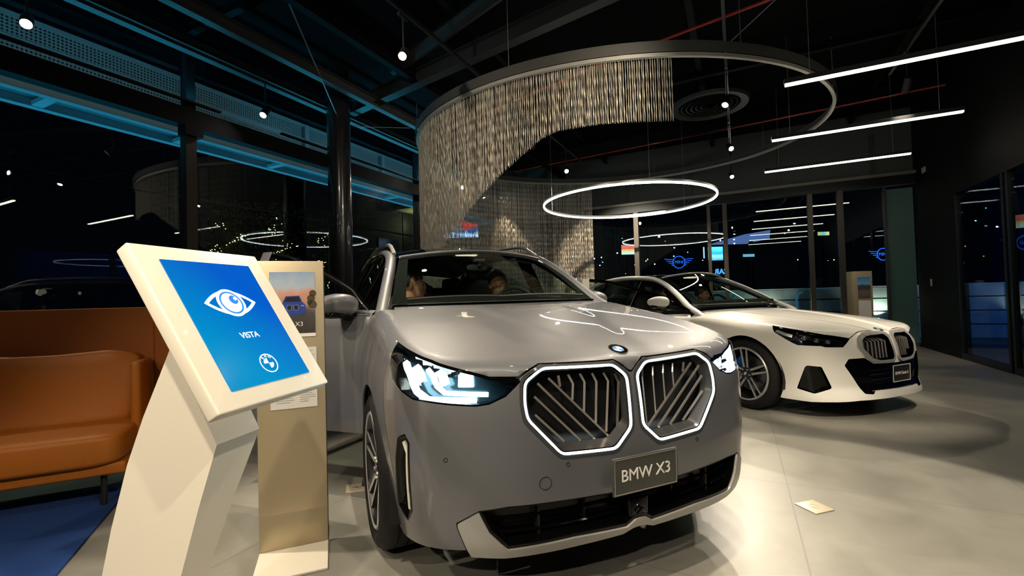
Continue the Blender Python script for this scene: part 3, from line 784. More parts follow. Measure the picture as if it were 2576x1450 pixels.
# --- silver skid strip
lip=[(.6577,.412),(.735,.372),(.735,.36),(.702,.2745),(.69,.248),(.5626,.236),(.2928,.238),(.075,.238),(.03,.255),(0,.258)]
up=[(0,.292),(.0265,.290),(.0621,.266),(.2997,.278),(.5544,.270),(.6215,.340)]
q=lip+up; poly=q+mir([p for p in q if p[0]>1e-6])
# mirrored halves have to run as one ring
right=lip[:]; ring=[(a,b) for a,b in lip]+[(-a,b) for a,b in lip[::-1][1:]]+[(-a,b) for a,b in up[::-1][:-1]]+[up[0]]+[(a,b) for a,b in up[1:]]
sk=Mb(); patch(sk,S,ring[::-1],[],.03,off=.004,flange=.03); sk.build('skid_strip',mat('satin_paint',(.34,.33,.31),.38,.3,coat=.3),bump)
# --- side vents
for sg in (-1,1):
    F=(lambda q:q) if sg>0 else mir
    v=Mb(); patch(v,lambda a,b:(lambda p:(p[0]*.975,p[1]+.045,p[2]))(S(a,b)),F(VENT),[],.05); ribbon(v,S,F(VENT),.012,.001,closed=True,th=.05)
    vo=v.build('side_vent',M_blackgl,bump)
    t=Mb(); ribbon(t,S,[(sg*.985,.640),(sg*.962,.60),(sg*.985,.375)],.016,-.006,th=.02); t.build('vent_blade',mat('pale_blade',(.62,.58,.50),.4),vo)
# --- tow cover and parking sensors
for (a,b,r,nm) in ((-.411,.497,.023,'tow_cover'),(-.3198,.553,.007,'parking_sensor'),(-.7722,.6014,.007,'parking_sensor'),(.3198,.553,.007,'parking_sensor'),(.7722,.6014,.007,'parking_sensor')):
    t=Mb(); ribbon(t,S,[(a+r*math.cos(w*math.pi/12),b+r*math.sin(w*math.pi/12)) for w in range(24)],.0022,.0012,closed=True,th=.002,dn=.01); t.build(nm,M_black,bump)
# --- headlights
M_drl=emat('headlamp_led',(.78,.97,1.0),16.0); M_drl2=emat('headlamp_led_soft',(.35,.82,1.0),3.0)
M_hlback=mat('lamp_housing',(.02,.045,.06),.18,.7)
for sg in (-1,1):
    F=(lambda q:q) if sg>0 else mir
    hb=Mb(); patch(hb,lambda a,b:(lambda p:(p[0]*.95,p[1]+.06,p[2]))(S(a,b)),F([(a,b) for a,b in X3S_HL][::-1])[::-1] if False else F(X3S_HL[::-1])[::1],[],.05)
    ho=hb.build('headlight',M_hlback,suv)
    fr=Mb(); ribbon(fr,S,F(X3S_HL),.014,-.002,closed=True,th=.055); fr.build('lamp_frame',M_blackgl,ho)
    for path,w in (([(1.035,.955),(.924,.8376),(.862,.812),(.655,.8095)],.020),([(.872,.938),(.8148,.8612),(.7808,.838),(.61,.828)],.016)):
        d=Mb(); ribbon(d,S,[(sg*a,b) for a,b in path],w,-.015,th=.02); d.build('daytime_strip',M_drl,ho)
    for path,w in (([(.96,.945),(.905,.87)],.032),([(.815,.935),(.782,.865)],.030)):
        d=Mb(); ribbon(d,S,[(sg*a,b) for a,b in path],w,-.022,th=.02); d.build('lamp_unit',M_drl,ho)
    d=Mb(); ribbon(d,S,[(sg*.73,.885),(sg*.667,.885)],.048,-.03,th=.03); d.build('lamp_unit',M_drl,ho)
    for k in range(4):
        d=Mb(); ribbon(d,S,[(sg*(.56-.01*k),.872-.011*k),(sg*(.505-.0*k),.866-.006*k)],.004,-.02,th=.006); d.build('lamp_trim',M_chrome,ho)
    ln=Mb(); patch(ln,S,F(X3S_HL[::-1])[::1],[],.04,off=-.0015); ln.build('lamp_lens',M_lens,ho)
    for (a,b,e) in ((.70,.885,5),(.90,.88,3)):
        p=Vector(S(sg*a,b)); n=snorm(S,sg*a,b)
# --- roof rails
for sg in (-1,1):
    r=Mb(); pts=[]
    for k in range(25):
        Y=lerp(2.02,4.15,k/24); x,z=tab(x3['rail'],Y); e=min(1,k/2.5,(24-k)/2.5); pts.append((sg*(x-.015),Y,z+.028+.042*e))
    r.tube(pts,.017,8,flat=.8); r.build('roof_rail',M_satin,suv)
# ------------------------------------------------------------ the white saloon
S5_HL=[(.5044,.7256),(.7443,.7673),(.9827,.8324),(1.2223,.8753),(1.1951,.8172),(1.1733,.7863),(1.0191,.6959),(.9759,.6761),(.7916,.6706),(.7528,.6594),(.5957,.6558),(.5432,.6944)]
S5_K=[(.375,.770),(.443,.722),(.466,.650),(.406,.566),(.310,.506),(.069,.496),(.020,.535),(.014,.745),(.060,.786),(.299,.787)]
S5_BLK=[(0,.492),(.31,.500),(.40,.556),(.561,.553),(.603,.496),(.443,.244),(.356,.236),(.33,.265),(0,.262)]
s5=dict(body=S5,paint=M_white,R=.352,rr=.256,tw=.25,track=.795,style='S',arch=.385,fa=.89,ra=3.885,sill=.17,bz=.165,
 label='white saloon parked behind the grey SUV, satin silver twin grille and lamps off',
 pose=(3.5127,4.1907,.4156),hl=S5_HL,seamang=50,
 btop=[(0,.80),(.06,.803),(.30,.803),(.385,.785),(.452,.748)],
 hlbot=[(.5044,.7256),(.5432,.6944),(.5957,.6558),(.7528,.6594),(.7916,.6706),(.9759,.6761),(1.0191,.6959)],
 bbot=[(1.143,.163),(.8885,.163),(.60,.180),(.5,.190),(.38,.192),(0,.197)],
 holes=[S5_K,[(.9084,.495),(.7954,.487),(.7163,.305),(.7229,.290),(.8568,.241),(1.0039,.275),(.9986,.292),(.925,.483)]],
 choles=[S5_BLK[::-1]+[(-a,b) for a,b in S5_BLK[1:-1]]],hfl=.04,
 hoodedge=[(0,.808),(.06,.811),(.30,.811),(.388,.793),(.456,.755),(.506,.733),(.7443,.773),(.9827,.838),(1.2223,.882),(1.3359,.912),(1.55,.963),(1.8,1.03),(2.05,1.10),(2.2,1.145)],
 rimA=1.45,cowl=lambda u:(.72*u,1.72-.16*(1-u*u)),hl_out=[(1.0191,.6959),(1.1733,.7863),(1.1951,.8172),(1.2250,.8763)],
 doorY=1.60,BY=2.86,rdY=3.72,dz=.32,open=math.radians(54),fold=True,hinge=(-.875,1.61),
 belt=[(1.5,.825,.975),(2.0,.81,.985),(2.7,.805,1.0),(3.6,.80,1.02),(4.3,.76,1.045)],
 rail=[(1.42,.79,.85),(1.56,.80,.945),(1.72,.772,1.01),(1.95,.70,1.14),(2.25,.625,1.29),(2.5,.585,1.375),(2.8,.58,1.412),(3.2,.58,1.425),(3.7,.575,1.39),(4.1,.56,1.31)],
 dpillar=[(.60,4.35,1.20),(.66,4.62,1.09)],prad=.042,wy=(1.62,2.42,2.82),rwy=(2.94,3.72,3.62,3.95),qy=4.05,
 ws=((.70,1.70,1.045),(.545,2.425,1.395),.15,.005,.10,.06),crown=.045,dome=1.40,roofend=3.95,rs=((.52,3.98,1.35),(.60,4.55,1.09)),deck=True,
 dash=1.02,steer=(.37,2.28,.98),seatY=2.72,seatZ=.55,mirror=(.93,1.97,1.085),mirror2=(.90,2.05,1.05),chrome=False,tailz=.85)
for k_,v_ in (('tY',4.85),): S5.tailY=v_
saloon,bump5,hood5=build_car(s5)
T=S5.p
K5=[S5_K]
kin5=[(.312,.749),(.392,.706),(.408,.641),(.327,.551),(.233,.527),(.062,.527),(.046,.552),(.050,.722),(.088,.752)]
M_sil=mat('grille_silver',(.70,.68,.62),.38,.6)
for sg in (-1,1):
    F=(lambda q:q) if sg>0 else mir
    g=Mb(); patch(g,T,F(rnd(S5_K,.02)),[F(rnd(kin5,.02))],.03,off=.014,flange=.02,hflange=[.06])
    go=g.build('grille_frame',M_sil,bump5)
    b=Mb(); patch(b,lambda a,c:(lambda p:(p[0],p[1]+.07,p[2]))(T(a,c)),F(rnd([(lerp(.22,a,1.04),lerp(.64,c,1.04)) for a,c in kin5],.02)),[],.06); b.build('grille_backing',mat('grille_void',(.006,.006,.006),.35),go)
    for k in range(7):
        x=.355-.045*k; zt=.742 if .09<x<.31 else .715; zb=.54 if x<.31 else .59
        if x<.08: zb=.545
        m=Mb(); m.tube([(sg*(x+.012-.008),T(x,zt)[1]+.055,zt),(sg*(x-.012),T(x,.69)[1]+.012,.69),(sg*(x-.004),T(x,zb)[1]+.03,zb)],.0048,4,flat=1.6); m.build('grille_slat',mat('slat_grey',(.30,.28,.25),.4,.6),go)
    # lamp
    hb=Mb(); patch(hb,lambda a,c:(lambda p:(p[0]*.955,p[1]+.045,p[2]))(T(a,c)),F(S5_HL[::-1]),[],.05); ho=hb.build('headlight',mat('lamp_dark',(.012,.012,.014),.15,.4),saloon)
    fr=Mb(); ribbon(fr,T,F(S5_HL),.010,-.001,closed=True,th=.045); fr.build('lamp_frame',M_blackgl,ho)
    d=Mb(); ribbon(d,T,[(sg*.95,.735),(sg*.70,.725),(sg*.575,.705),(sg*.60,.675)],.009,-.012,th=.01); d.build('daytime_strip',M_chrome,ho)
    d=Mb(); ribbon(d,T,[(sg*1.17,.815),(sg*1.08,.775),(sg*1.02,.757)],.028,-.010,th=.015); d.build('side_reflector',mat('lamp_clear',(.55,.56,.55),.2,.5),ho)
    for (a,c) in ((.90,.735),(.80,.715),(.70,.70)):
        p=Vector(T(sg*a,c)); q=Mb(); q.sphere((p.x*.985,p.y+.035,p.z),.026,14,8); q.build('lamp_unit',mat('lamp_bulb',(.25,.27,.3),.08,.8),ho)
    ln=Mb(); patch(ln,T,F(S5_HL[::-1]),[],.04,off=-.001); ln.build('lamp_lens',M_lens,ho)
    VT=[(.9084,.495),(.7954,.487),(.7163,.305),(.7229,.290),(.8568,.241),(1.0039,.275),(.9986,.292),(.925,.483)]
    v=Mb(); patch(v,lambda a,c:(lambda p:(p[0]*.975,p[1]+.04,p[2]))(T(a,c)),F(VT),[],.05); v.build('side_vent',M_blackgl,bump5)
bk=Mb(); poly=S5_BLK[::-1]+[(-a,b) for a,b in S5_BLK[1:-1]]
patch(bk,lambda a,c:(lambda p:(p[0],p[1]+.018+.03*sst(.46,.40,c)*0,p[2]))(T(a,c)),poly,[[(-.36,.45),(-.30,.30),(.30,.30),(.36,.45),(.30,.465),(-.30,.465)]],.04,hflange=[.06])
bo=bk.build('lower_grille',M_blackgl,bump5)
q=Mb(); patch(q,lambda a,c:(lambda p:(p[0],p[1]+.09,p[2]))(T(a,c)),[(-.38,.48),(-.38,.28),(.38,.28),(.38,.48)],[],.08); q.build('intake_mesh',mat('intake_black',(.007,.007,.007),.3),bo)
for z_ in (.34,.39,.43):
    q=Mb(); q.tube([(lambda p:(p[0],p[1]+.06,p[2]))(T(a,z_)) for a in [lerp(-.35,.35,k/12) for k in range(13)]],.006,6); q.build('intake_bar',M_black,bo)
pf=frame_xf((0,-.014,.402),(1,0,0),(0,-.02,1),(0,-1,-.02))
pm=Mb(); pm.box((0,0,0),(.274,.152,.010),bev=.003); po=pm.xf(pf).build('number_plate',mat('plate_black',(.02,.02,.02),.35),saloon)
pm=Mb()
for (cx,cy,w,h) in ((0,.0725,.270,.007),(0,-.0725,.270,.007),(-.1335,0,.007,.148),(.1335,0,.007,.148)): pm.box((cx,cy,.0055),(w,h,.003))
pm.xf(pf).build('plate_border',mat('plate_edge',(.75,.73,.68),.4),po)
tb=text_mb('BMW Serie 5',.040,.002,spacing=.95); tb.xf(lambda p: pf((p[0],p[1],p[2]+.006))).build('plate_lettering',mat('plate_letters',(.82,.80,.74),.4),po)
bp=Vector((0,.155,S5.top(0,.155)-.001)); bn=snorm(lambda x,y:(x,y,S5.top(x,y)),0,.155); bu=Vector((1,0,0)); bv=bn.cross(bu)
roundel(hood5,(0,0),.041,frame_xf(bp,bu,bv,bn),CAPM(),'badge')
# ------------------------------------------------------------ the showroom shell (room frame: x right along the back glass, y deep)
XL,XR,YB,YF,ZC=-5.89,3.2,11.6,-7.5,4.75
def floor_mat():
    m,nt,b=nodes('stone_tile_floor'); N=nt.nodes; Lk=nt.links
    tc=N.new('ShaderNodeTexCoord'); mp=N.new('ShaderNodeMapping'); mp.inputs['Location'].default_value=(.97,.35,0)
    Lk.new(tc.outputs['Object'],mp.inputs['Vector'])
    br=N.new('ShaderNodeTexBrick'); br.offset=0; br.inputs['Scale'].default_value=1; br.inputs['Brick Width'].default_value=1.2; br.inputs['Row Height'].default_value=1.2; br.inputs['Mortar Size'].default_value=.0035; br.inputs['Mortar Smooth'].default_value=.1
    Lk.new(mp.outputs[0],br.inputs['Vector'])
    n1=N.new('ShaderNodeTexNoise'); n1.inputs['Scale'].default_value=2.2; n1.inputs['Detail'].default_value=7; n1.inputs['Roughness'].default_value=.6; n1.inputs['Distortion'].default_value=.6
    Lk.new(tc.outputs['Object'],n1.inputs['Vector'])
    rp=N.new('ShaderNodeValToRGB'); e=rp.color_ramp.elements; e[0].position=.3; e[0].color=(.180,.172,.148,1); e[1].position=.72; e[1].color=(.270,.260,.225,1)
    Lk.new(n1.outputs['Fac'],rp.inputs['Fac'])
    mx=N.new('ShaderNodeMix'); mx.data_type='RGBA'; mx.inputs['A'].default_value=(.3,.3,.3,1); mx.inputs['B'].default_value=(.16,.15,.14,1)
    Lk.new(br.outputs['Fac'],mx.inputs['Factor']); Lk.new(rp.outputs['Color'],mx.inputs['A']); Lk.new(mx.outputs['Result'],b.inputs['Base Color'])
    rr=N.new('ShaderNodeMapRange'); rr.inputs['To Min'].default_value=.30; rr.inputs['To Max'].default_value=.48; Lk.new(n1.outputs['Fac'],rr.inputs['Value']); Lk.new(rr.outputs[0],b.inputs['Roughness'])
    return m
M_dark=mat('dark_ceiling',(.0016,.0017,.002),.9,spec=.1)
M_steel=mat('dark_steel',(.018,.020,.022),.38,.6)
M_bsteel=mat('brown_steel',(.075,.062,.048),.42,.5)
M_wall=mat('charcoal_wall',(.0022,.0022,.0026),.6,spec=.2)
M_panel=mat('grey_panel',(.055,.062,.060),.6)
M_beam=mat('roof_steel',(.003,.0035,.004),.6,spec=.1); M_beamb=mat('purlin_grey',(.045,.05,.055),.5,spec=.3)
def bx(*a,mi=0,mb=None,bev=0):
    """box from x0,x1,y0,y1,z0,z1"""
    m=mb or Mb(); x0,x1,y0,y1,z0,z1=a; m.box(((x0+x1)/2,(y0+y1)/2,(z0+z1)/2),(x1-x0,y1-y0,z1-z0),mi=mi,bev=bev); return m
struct('floor',bx(XL,XR,YF,YB,-.05,0),floor_mat())
struct('ground',bx(-40,40,-20,60,-.25,-.06),mat('asphalt',(.02,.022,.026),.5,bump=(3,.2)),label='dark ground outside the glass')
c=bx(XL-.1,XR+.1,YF,YB+.1,ZC,ZC+.1)
struct('ceiling',c,M_dark)
struct('wall_front',bx(XL,XR,YF-.1,YF,0,ZC),mat('warm_wall',(.10,.095,.085),.7))
# right wall with glazed doors
w=Mb(); bx(XR,XR+.12,9.78,YB,0,ZC,mb=w); bx(XR,XR+.12,YF,9.78,2.66,ZC,mb=w); bx(XR,XR+.12,YF,4.4,0,2.66,mb=w)
struct('wall_right',w,M_wall)
for i,(a,b) in enumerate(((8.36,9.74),(6.30,8.18),(4.44,6.20))):
    struct('door_%d'%(i+1),bx(XR+.03,XR+.05,a,b,.10,2.62),glass('door_glass',(.50,.68,.85),1.6))
    f=Mb(); bx(XR,XR+.08,a-.06,b+.06,0,.10,mb=f); bx(XR,XR+.08,a-.06,a,.10,2.66,mb=f); bx(XR,XR+.08,b,b+.06,.10,2.66,mb=f)
    struct('trim_%d'%(i+1),f,M_steel)
# back glazing
w=Mb(); bx(XL,XR,YB,YB+.08,3.46,ZC,mb=w); struct('wall_back',w,M_panel)
w=Mb(); bx(XL,XR,YB-.10,YB+.06,3.22,3.40,mb=w); struct('trim_4',w,M_steel)
w=Mb(); bx(XL,XR,YB-.16,YB+.06,3.40,3.46,mb=w); struct('trim_5',w,mat('lit_flange',(.22,.20,.17),.5,.3))  # lit top edge of the beam put into a paler colour
w=Mb(); bx(XL,XR,YB-.03,YB+.05,0,.08,mb=w); struct('trim_6',w,M_steel)
k=7
for x,wd_,z in ((-2.20,.11,3.22),(-.54,.07,3.22),(-.20,.09,3.22),(1.45,.09,3.22),(1.98,.10,3.22),(2.72,.03,3.2),(-4.3,.1,3.22)):
    struct('trim_%d'%k,bx(x-wd_/2,x+wd_/2,YB-.09,YB+.03,0,z),M_bsteel); k+=1
struct('window_1',bx(XL,2.70,YB-.012,YB,0.08,3.22),M_room)
struct('window_2',bx(2.745,3.17,YB-.03,YB-.01,0,3.15),mat('teal_film',(.10,.20,.18),.25,0,coat=.6))
for x in (-.9,.9,2.55,-2.4): struct('trim_%d'%k,bx(x-.03,x+.03,YB-.04,YB,3.46,4.3),M_bsteel); k+=1
# left glazing
struct('window_3',bx(XL,XL+.012,YF,YB,.08,3.34),M_room); struct('window_4',bx(XL,XL+.012,YF,YB,3.56,4.5),M_room)
w=Mb(); bx(XL-.05,XL+.10,YF,YB,3.34,3.56,mb=w); struct('trim_%d'%k,w,M_wall); k+=1
w=Mb(); bx(XL-.05,XL+.10,YF,YB,4.42,ZC,mb=w); struct('wall_left',w,M_wall)
w=Mb(); bx(XL-.03,XL+.05,YF,YB,0,.08,mb=w); struct('trim_%d'%k,w,M_steel); k+=1
for y in (-1.2,3.20,7.58):
    struct('trim_%d'%k,bx(XL-.03,XL+.09,y-.06,y+.06,0,3.34),M_bsteel); k+=1
    struct('trim_%d'%k,bx(XL-.03,XL+.09,y-.05,y+.05,3.56,4.42),M_wall); k+=1  # upper post painted near-black: its shade is put into the colour
    struct('trim_%d'%k,bx(XL+.0,XL+.16,y-.10,y+.10,3.22,3.34),M_wall); k+=1
# round steel column in front of the glass
m=Mb(); m.lathe([(.17,0),(.17,ZC)],n=40); o=struct('trim_%d'%k,m,mat('column_paint',(.022,.022,.022),.22,.3,coat=.6),rz=0); o.location=RW(-5.38,5.08); k+=1
# roof steelwork
def beam(x0,y0,z0,x1,y1,z1,w,h,m=M_beam):
    global k
    a,b=Vector((x0,y0,z0)),Vector((x1,y1,z1)); d=(b-a); L=d.length; mb=Mb()
    t=.012
    mb.box((0,0,h/2),(L,w,t)); mb.box((0,0,-h/2),(L,w,t)); mb.box((0,0,0),(L,t,h))
    q=d.to_track_quat('X','Z').to_matrix(); c=(a+b)/2
    mb.xf(lambda p: tuple(c+q@Vector(p))); o=struct('trim_%d'%k,mb,m); k+=1; return o
for x,z in ((-5.62,4.22),(-4.92,4.26),(-4.05,4.40)): beam(x,YF,z,x,YB,z,.10,.14,M_beamb if x<-4.5 else M_beam)
beam(-5.8,5.55,4.34,-.6,4.75,4.46,.14,.2,mat('cross_beam',(.018,.02,.021),.5,spec=.3))
beam(-5.8,9.9,4.40,3.1,9.9,4.55,.14,.2); beam(-5.8,1.0,4.5,3.1,1.0,4.5,.14,.2)
for y in (3.2,7.6): beam(-5.8,y,4.52,3.1,y,4.58,.08,.1)
for x in (-2.9,-.4,2.2): beam(x,YF,4.64,x,YB,4.64,.08,.12)
# tie rods and sprinkler pipes
def rod(name,label,cat,pts,r,m,group=None):
    mb=Mb(); mb.tube([RW(*p) for p in pts],r,8); o=mb.build(name,m); tag(o,label,cat,group); return o
M_red=mat('sprinkler_red',(.42,.03,.02),.35,coat=.3)
rod('sprinkler_pipe','red sprinkler pipe crossing the ceiling in front of the big ring','pipe',[(-5.7,7.45,4.40),(-1.25,6.13,4.40),(.43,5.77,4.40),(3.1,5.2,4.40)],.018,M_red)
rod('sprinkler_pipe','red sprinkler pipe crossing the ceiling behind the big ring','pipe',[(-5.7,10.5,4.40),(1.72,9.76,4.40),(3.1,9.6,4.40)],.016,M_red)
M_wire=mat('steel_wire',(.30,.31,.33),.4,.6)
rod('tie_rod','thin steel tie rod slanting up from the round column','rod',[(-5.5,5.3,3.9),(-4.05,3.0,4.6)],.008,M_wire)
rod('tie_rod','thin horizontal tie rod between the column and the curtain ring','rod',[(-5.4,5.5,4.02),(-4.7,5.95,4.01)],.006,M_wire)
rod('tie_rod','thin brace rod above the right light bars','rod',[(-.1,6.9,4.5),(2.9,2.6,4.62)],.006,M_wire)
rod('air_duct','dark round duct crossing the ceiling above the curtain','duct',[(-4.3,5.1,4.5),(-2.0,4.3,4.52),(.6,3.5,4.55)],.09,mat('duct_skin',(.014,.014,.014),.5,.1))
# ------------------------------------------------------------ curtain ring and bead curtain
CX,CY,CR=1.77,8.11,3.32
def ringz(a): return 3.86+.045*CR*math.sin(a)
M_track=mat('track_aluminium',(.55,.53,.48),.45,.5)
t=thing('curtain_track','big circular aluminium curtain track hung under the ceiling','curtain track',(CX,CY,0))
m=Mb(); pts=[(CR*math.cos(a),CR*math.sin(a),ringz(a)) for a in [2*math.pi*i/120 for i in range(120)]]
m.tube(pts,.028,4,closed=True,up=(0,0,1)); m.build('rail',M_track,t)
m=Mb(); 
def fas(u,v):
    a=2*math.pi*u; r=CR+.035+.0*v; return (r*math.cos(a),r*math.sin(a),ringz(a)+.02+.12*v)
m.grid(fas,120,1); m.build('fascia',mat('track_fascia',(.085,.082,.075),.5,.2),t)
for i in range(8):
    a=2*math.pi*(i+.3)/8; m=Mb(); m.tube([(CR*math.cos(a),CR*math.sin(a),ringz(a)+.12),(CR*math.cos(a),CR*math.sin(a),ZC)],.004,5); m.build('hanger_wire',M_wire,t)
HEM=[(-203,0.02),(-160,.03),(-156,1.6),(-151,1.80),(-146,1.91),(-137.6,2.18),(-130.8,2.44),(-125,2.65),(-120,2.81),(-115,2.98),(-111.7,3.03),(-104,3.04),(-97,3.03),(-89.4,3.02)]
def hem(d):
    for (a,z0),(b,z1) in zip(HEM,HEM[1:]):
        if a<=d<=b: return lerp(z0,z1,(d-a)/(b-a))
    return .02
m=Mb(); d=-275.0; random.seed(3)
while d<-89.9:
    for row,dr in ((0,0),(1,-.035)):
        dd=d+row*.18+random.uniform(-.07,.07); a=math.radians(dd); r=CR-.02+dr+random.uniform(-.006,.006)
        x,y=CX+r*math.cos(a),CY+r*math.sin(a); z1=ringz(a)-.02; z0=hem(dd); rr=random.uniform(.0035,.0055); ph=random.uniform(0,6)
        n=max(2,int((z1-z0)/.055)); vs=[];fs=[]
        for i in range(n+1):
            z=lerp(z1,z0,i/n); q=rr*(1.35 if i%2 else .75); sx=.003*math.sin(ph+z*2.1)
            for k_ in range(3): vs.append((x+sx+q*math.cos(ph+i*.6+k_*2.094),y+q*math.sin(ph+i*.6+k_*2.094),z))
        for i in range(n):
            for k_ in range(3): fs.append((i*3+k_,i*3+(k_+1)%3,i*3+3+(k_+1)%3,i*3+3+k_))
        m.add(vs,fs,False)
    d+=.42
m.build('bead_curtain',mat('champagne_chain',(.62,.56,.46),.42,.25))
bc=bpy.data.objects['bead_curtain']; tag(bc,'champagne metal bead curtain hanging in an arc from the big ceiling ring','curtain',kind='stuff')
# ------------------------------------------------------------ ring pendant
rx,ry=RW(-1.74,8.34)[:2]; RR,RZ=1.50,2.84
t=thing('ring_pendant','thin glowing ring pendant lamp hanging over the white saloon','pendant lamp',(rx,ry,0))
cir=[(RR*math.cos(a),RR*math.sin(a),RZ) for a in [2*math.pi*i/120 for i in range(120)]]
m=Mb(); m.tube([(p[0],p[1],RZ+.035) for p in cir],.022,4,closed=True,up=(0,0,1)); m.build('ring_profile',M_satin,t)
m=Mb(); m.tube(cir,.014,6,closed=True,up=(0,0,1)); m.build('ring_diffuser',emat('ring_led',(.93,1.0,.97),15.0),t)
for i in range(3):
    a=2*math.pi*i/3+.5; m=Mb(); m.tube([(RR*math.cos(a),RR*math.sin(a),RZ+.04),(RR*math.cos(a),RR*math.sin(a),ZC)],.003,5); m.build('hanger_wire',M_wire,t)
# ------------------------------------------------------------ linear bars
M_bar=emat('bar_led',(1.0,.93,.74),14.0)
blab=['nearest glowing linear light bar, hanging over the right side','second glowing light bar, hanging between the near and far bars','third glowing light bar, hanging nearest the back glass','light bar hanging above the camera on the right','light bar hanging behind the camera on the right','rearmost light bar hanging behind the camera']
for i,y in enumerate((5.50,7.45,9.35,3.6,1.7,-.2)):
    x0,x1=.52,2.56
    t=thing('linear_light',blab[i],'ceiling light',RW((x0+x1)/2,y,0),-AL)
    L=x1-x0
    m=Mb(); m.box((0,0,3.345),(L+.02,.05,.05)); m.build('housing',M_black,t)
    m=Mb(); m.box((0,0,3.31),(L,.042,.022)); m.build('diffuser',M_bar,t)
    for sx in (-.8,.8):
        m=Mb(); m.tube([(sx,0,3.37),(sx,0,ZC)],.003,5); m.build('hanger_wire',M_wire,t)
    if i in (0,3):
        m=Mb(); m.box((L/2+.35,0,3.345),(.7,.03,.03)); m.build('end_rail',M_black,t)
# ------------------------------------------------------------ track spotlights
M_spot=emat('spot_face',(1.0,.92,.80),160.0)
def track(x,y0,y1,label,z=4.15):
    o=bx(x-.017,x+.017,y0,y1,z-.02,z+.02).build('lighting_track',M_steel,rz=-AL); tag(o,label,'lighting track','ceiling lighting tracks'); 
    n=int((y1-y0)/2)+1
    m=Mb(); 
    return o
track(-2.97,-3,9.6,'long black lighting track running through the middle of the ceiling'); track(-.03,-4,11.2,'black lighting track running past the right edge of the curtain'); track(-5.45,-3,10,'black lighting track running beside the left glass wall'); track(2.0,-2,8,'black lighting track over the right floor')
def spot(x,y,aim,P,label,ang=50,blend=.35,colr=(1.0,.86,.66),z=3.84,rad=.04):
    t=thing('spotlight',label,'spotlight',RW(x,y,z),0,'track spotlights')
    loc=Vector(RW(x,y,z)); tgt=Vector(RW(*aim)); d=(tgt-loc).normalized()
    q=d.to_track_quat('-Z','Y').to_matrix(); piv=Vector((0,0,-.13))
    m=Mb(); m.box((0,0,.25),(.03,.14,.03),rz=-AL); m.tube([(0,0,.24),(0,0,-.11)],.009,6); m.build('stem',M_black,t)
    m=Mb(); m.lathe([(0,.09),(.043,.085),(.046,.0),(.046,-.09),(.040,-.092),(.036,-.075)],n=20); m.xf(lambda p: tuple(piv+q@Vector(p))); m.build('housing',M_black,t)
    m=Mb(); m.lathe([(0,-.077),(.037,-.077)],n=20); m.xf(lambda p: tuple(piv+q@Vector(p))); m.build('lamp_face',M_spot,t)
    l=bpy.data.lights.new('spot_light','SPOT'); l.energy=P*SPOT_K; l.color=colr; l.spot_size=math.radians(ang); l.spot_blend=blend; l.shadow_soft_size=rad
    o=bpy.data.objects.new('spot_light',l); col.objects.link(o); o.parent=t; o.matrix_local=Matrix.Translation(piv+q@Vector((0,0,-.10)))@q.to_4x4()
    return t
# visible ones
spot(-2.97,3.68,(-1.6,1.0,.9),330,'bright spotlight facing the camera above the SUV roof')
spot(-2.97,6.88,(-2.3,10.9,1.8),900,'spotlight tilted away just right of the lower curtain hem')
spot(-2.97,8.64,(-1.5,4.5,.9),110,'spotlight above the left rim of the ring pendant')
spot(-.03,6.66,(-1.2,4.6,.9),420,'spotlight in front of the round ceiling grille')
spot(-.03,8.82,(1.4,4.6,.6),330,'warm spotlight halfway down the right track')
spot(-.03,10.97,(.8,6.8,.8),200,'farthest spotlight, hanging over the ring pendant')
spot(-5.45,3.92,(-4.3,1.2,.3),110,'spotlight over the open door of the SUV')
spot(-5.45,1.68,(-2.4,.5,.8),80,'spotlight at the top left corner of the view')
spot(-5.45,7.6,(-2.2,2.0,1.0),100,'left one of two spotlights glowing through the bead curtain')
spot(-5.45,8.7,(-2.2,2.2,1.0),100,'right one of two spotlights glowing through the bead curtain')
spot(-5.45,9.6,(-4.2,9.9,.9),300,'small black spotlight below the curtain hem')
# the rest of the tracks, over and behind the camera
spot(-2.97,.9,(-1.75,2.3,.8),330,'spotlight on the middle track above the camera')
spot(-2.97,-1.2,(-1.5,1.6,.9),230,'spotlight on the middle track behind the camera')
spot(-.03,4.1,(-.9,2.6,.9),260,'spotlight on the right track between the two cars',44,.3)
spot(-.03,1.6,(-.2,3.0,.5),300,'spotlight on the right track beside the camera')
spot(-.03,-.8,(-1.2,1.9,.7),330,'spotlight on the right track behind the camera')
spot(2.0,3.4,(.85,5.5,.85),900,'spotlight on the far right track, over the open floor',34,.5)
spot(2.0,1.2,(1.05,5.2,.75),900,'spotlight on the far right track, nearer the entrance',24,.5)
spot(2.0,.1,(-1.2,.8,1.1),300,'spotlight on the far right track aimed at the white kiosk',30,.6)
spot(-.03,2.75,(.30,2.95,0),520,'spotlight on the right track shining straight down between the cars',42,.06)
spot(-.03,3.3,(-2.3,5.2,3.3),130,'added spotlight on the right track aimed at the near hem of the bead curtain',85,1.0)  # added to brighten the front of the curtain
spot(-2.97,2.3,(-3.7,6.0,3.3),75,'added spotlight on the middle track aimed at the left side of the bead curtain',85,1.0)  # added to brighten the curtain's left side
spot(-.03,-2.9,(-1.3,.9,.9),330,'spotlight at the rear end of the right track, behind the camera')
spot(-2.97,-2.8,(-2.2,.9,.4),140,'spotlight at the rear end of the middle track, behind the camera')
spot(2.0,7.3,(1.8,9.1,1.1),160,'added spotlight on the far right track in front of the small pillar')  # added to brighten the small pillar
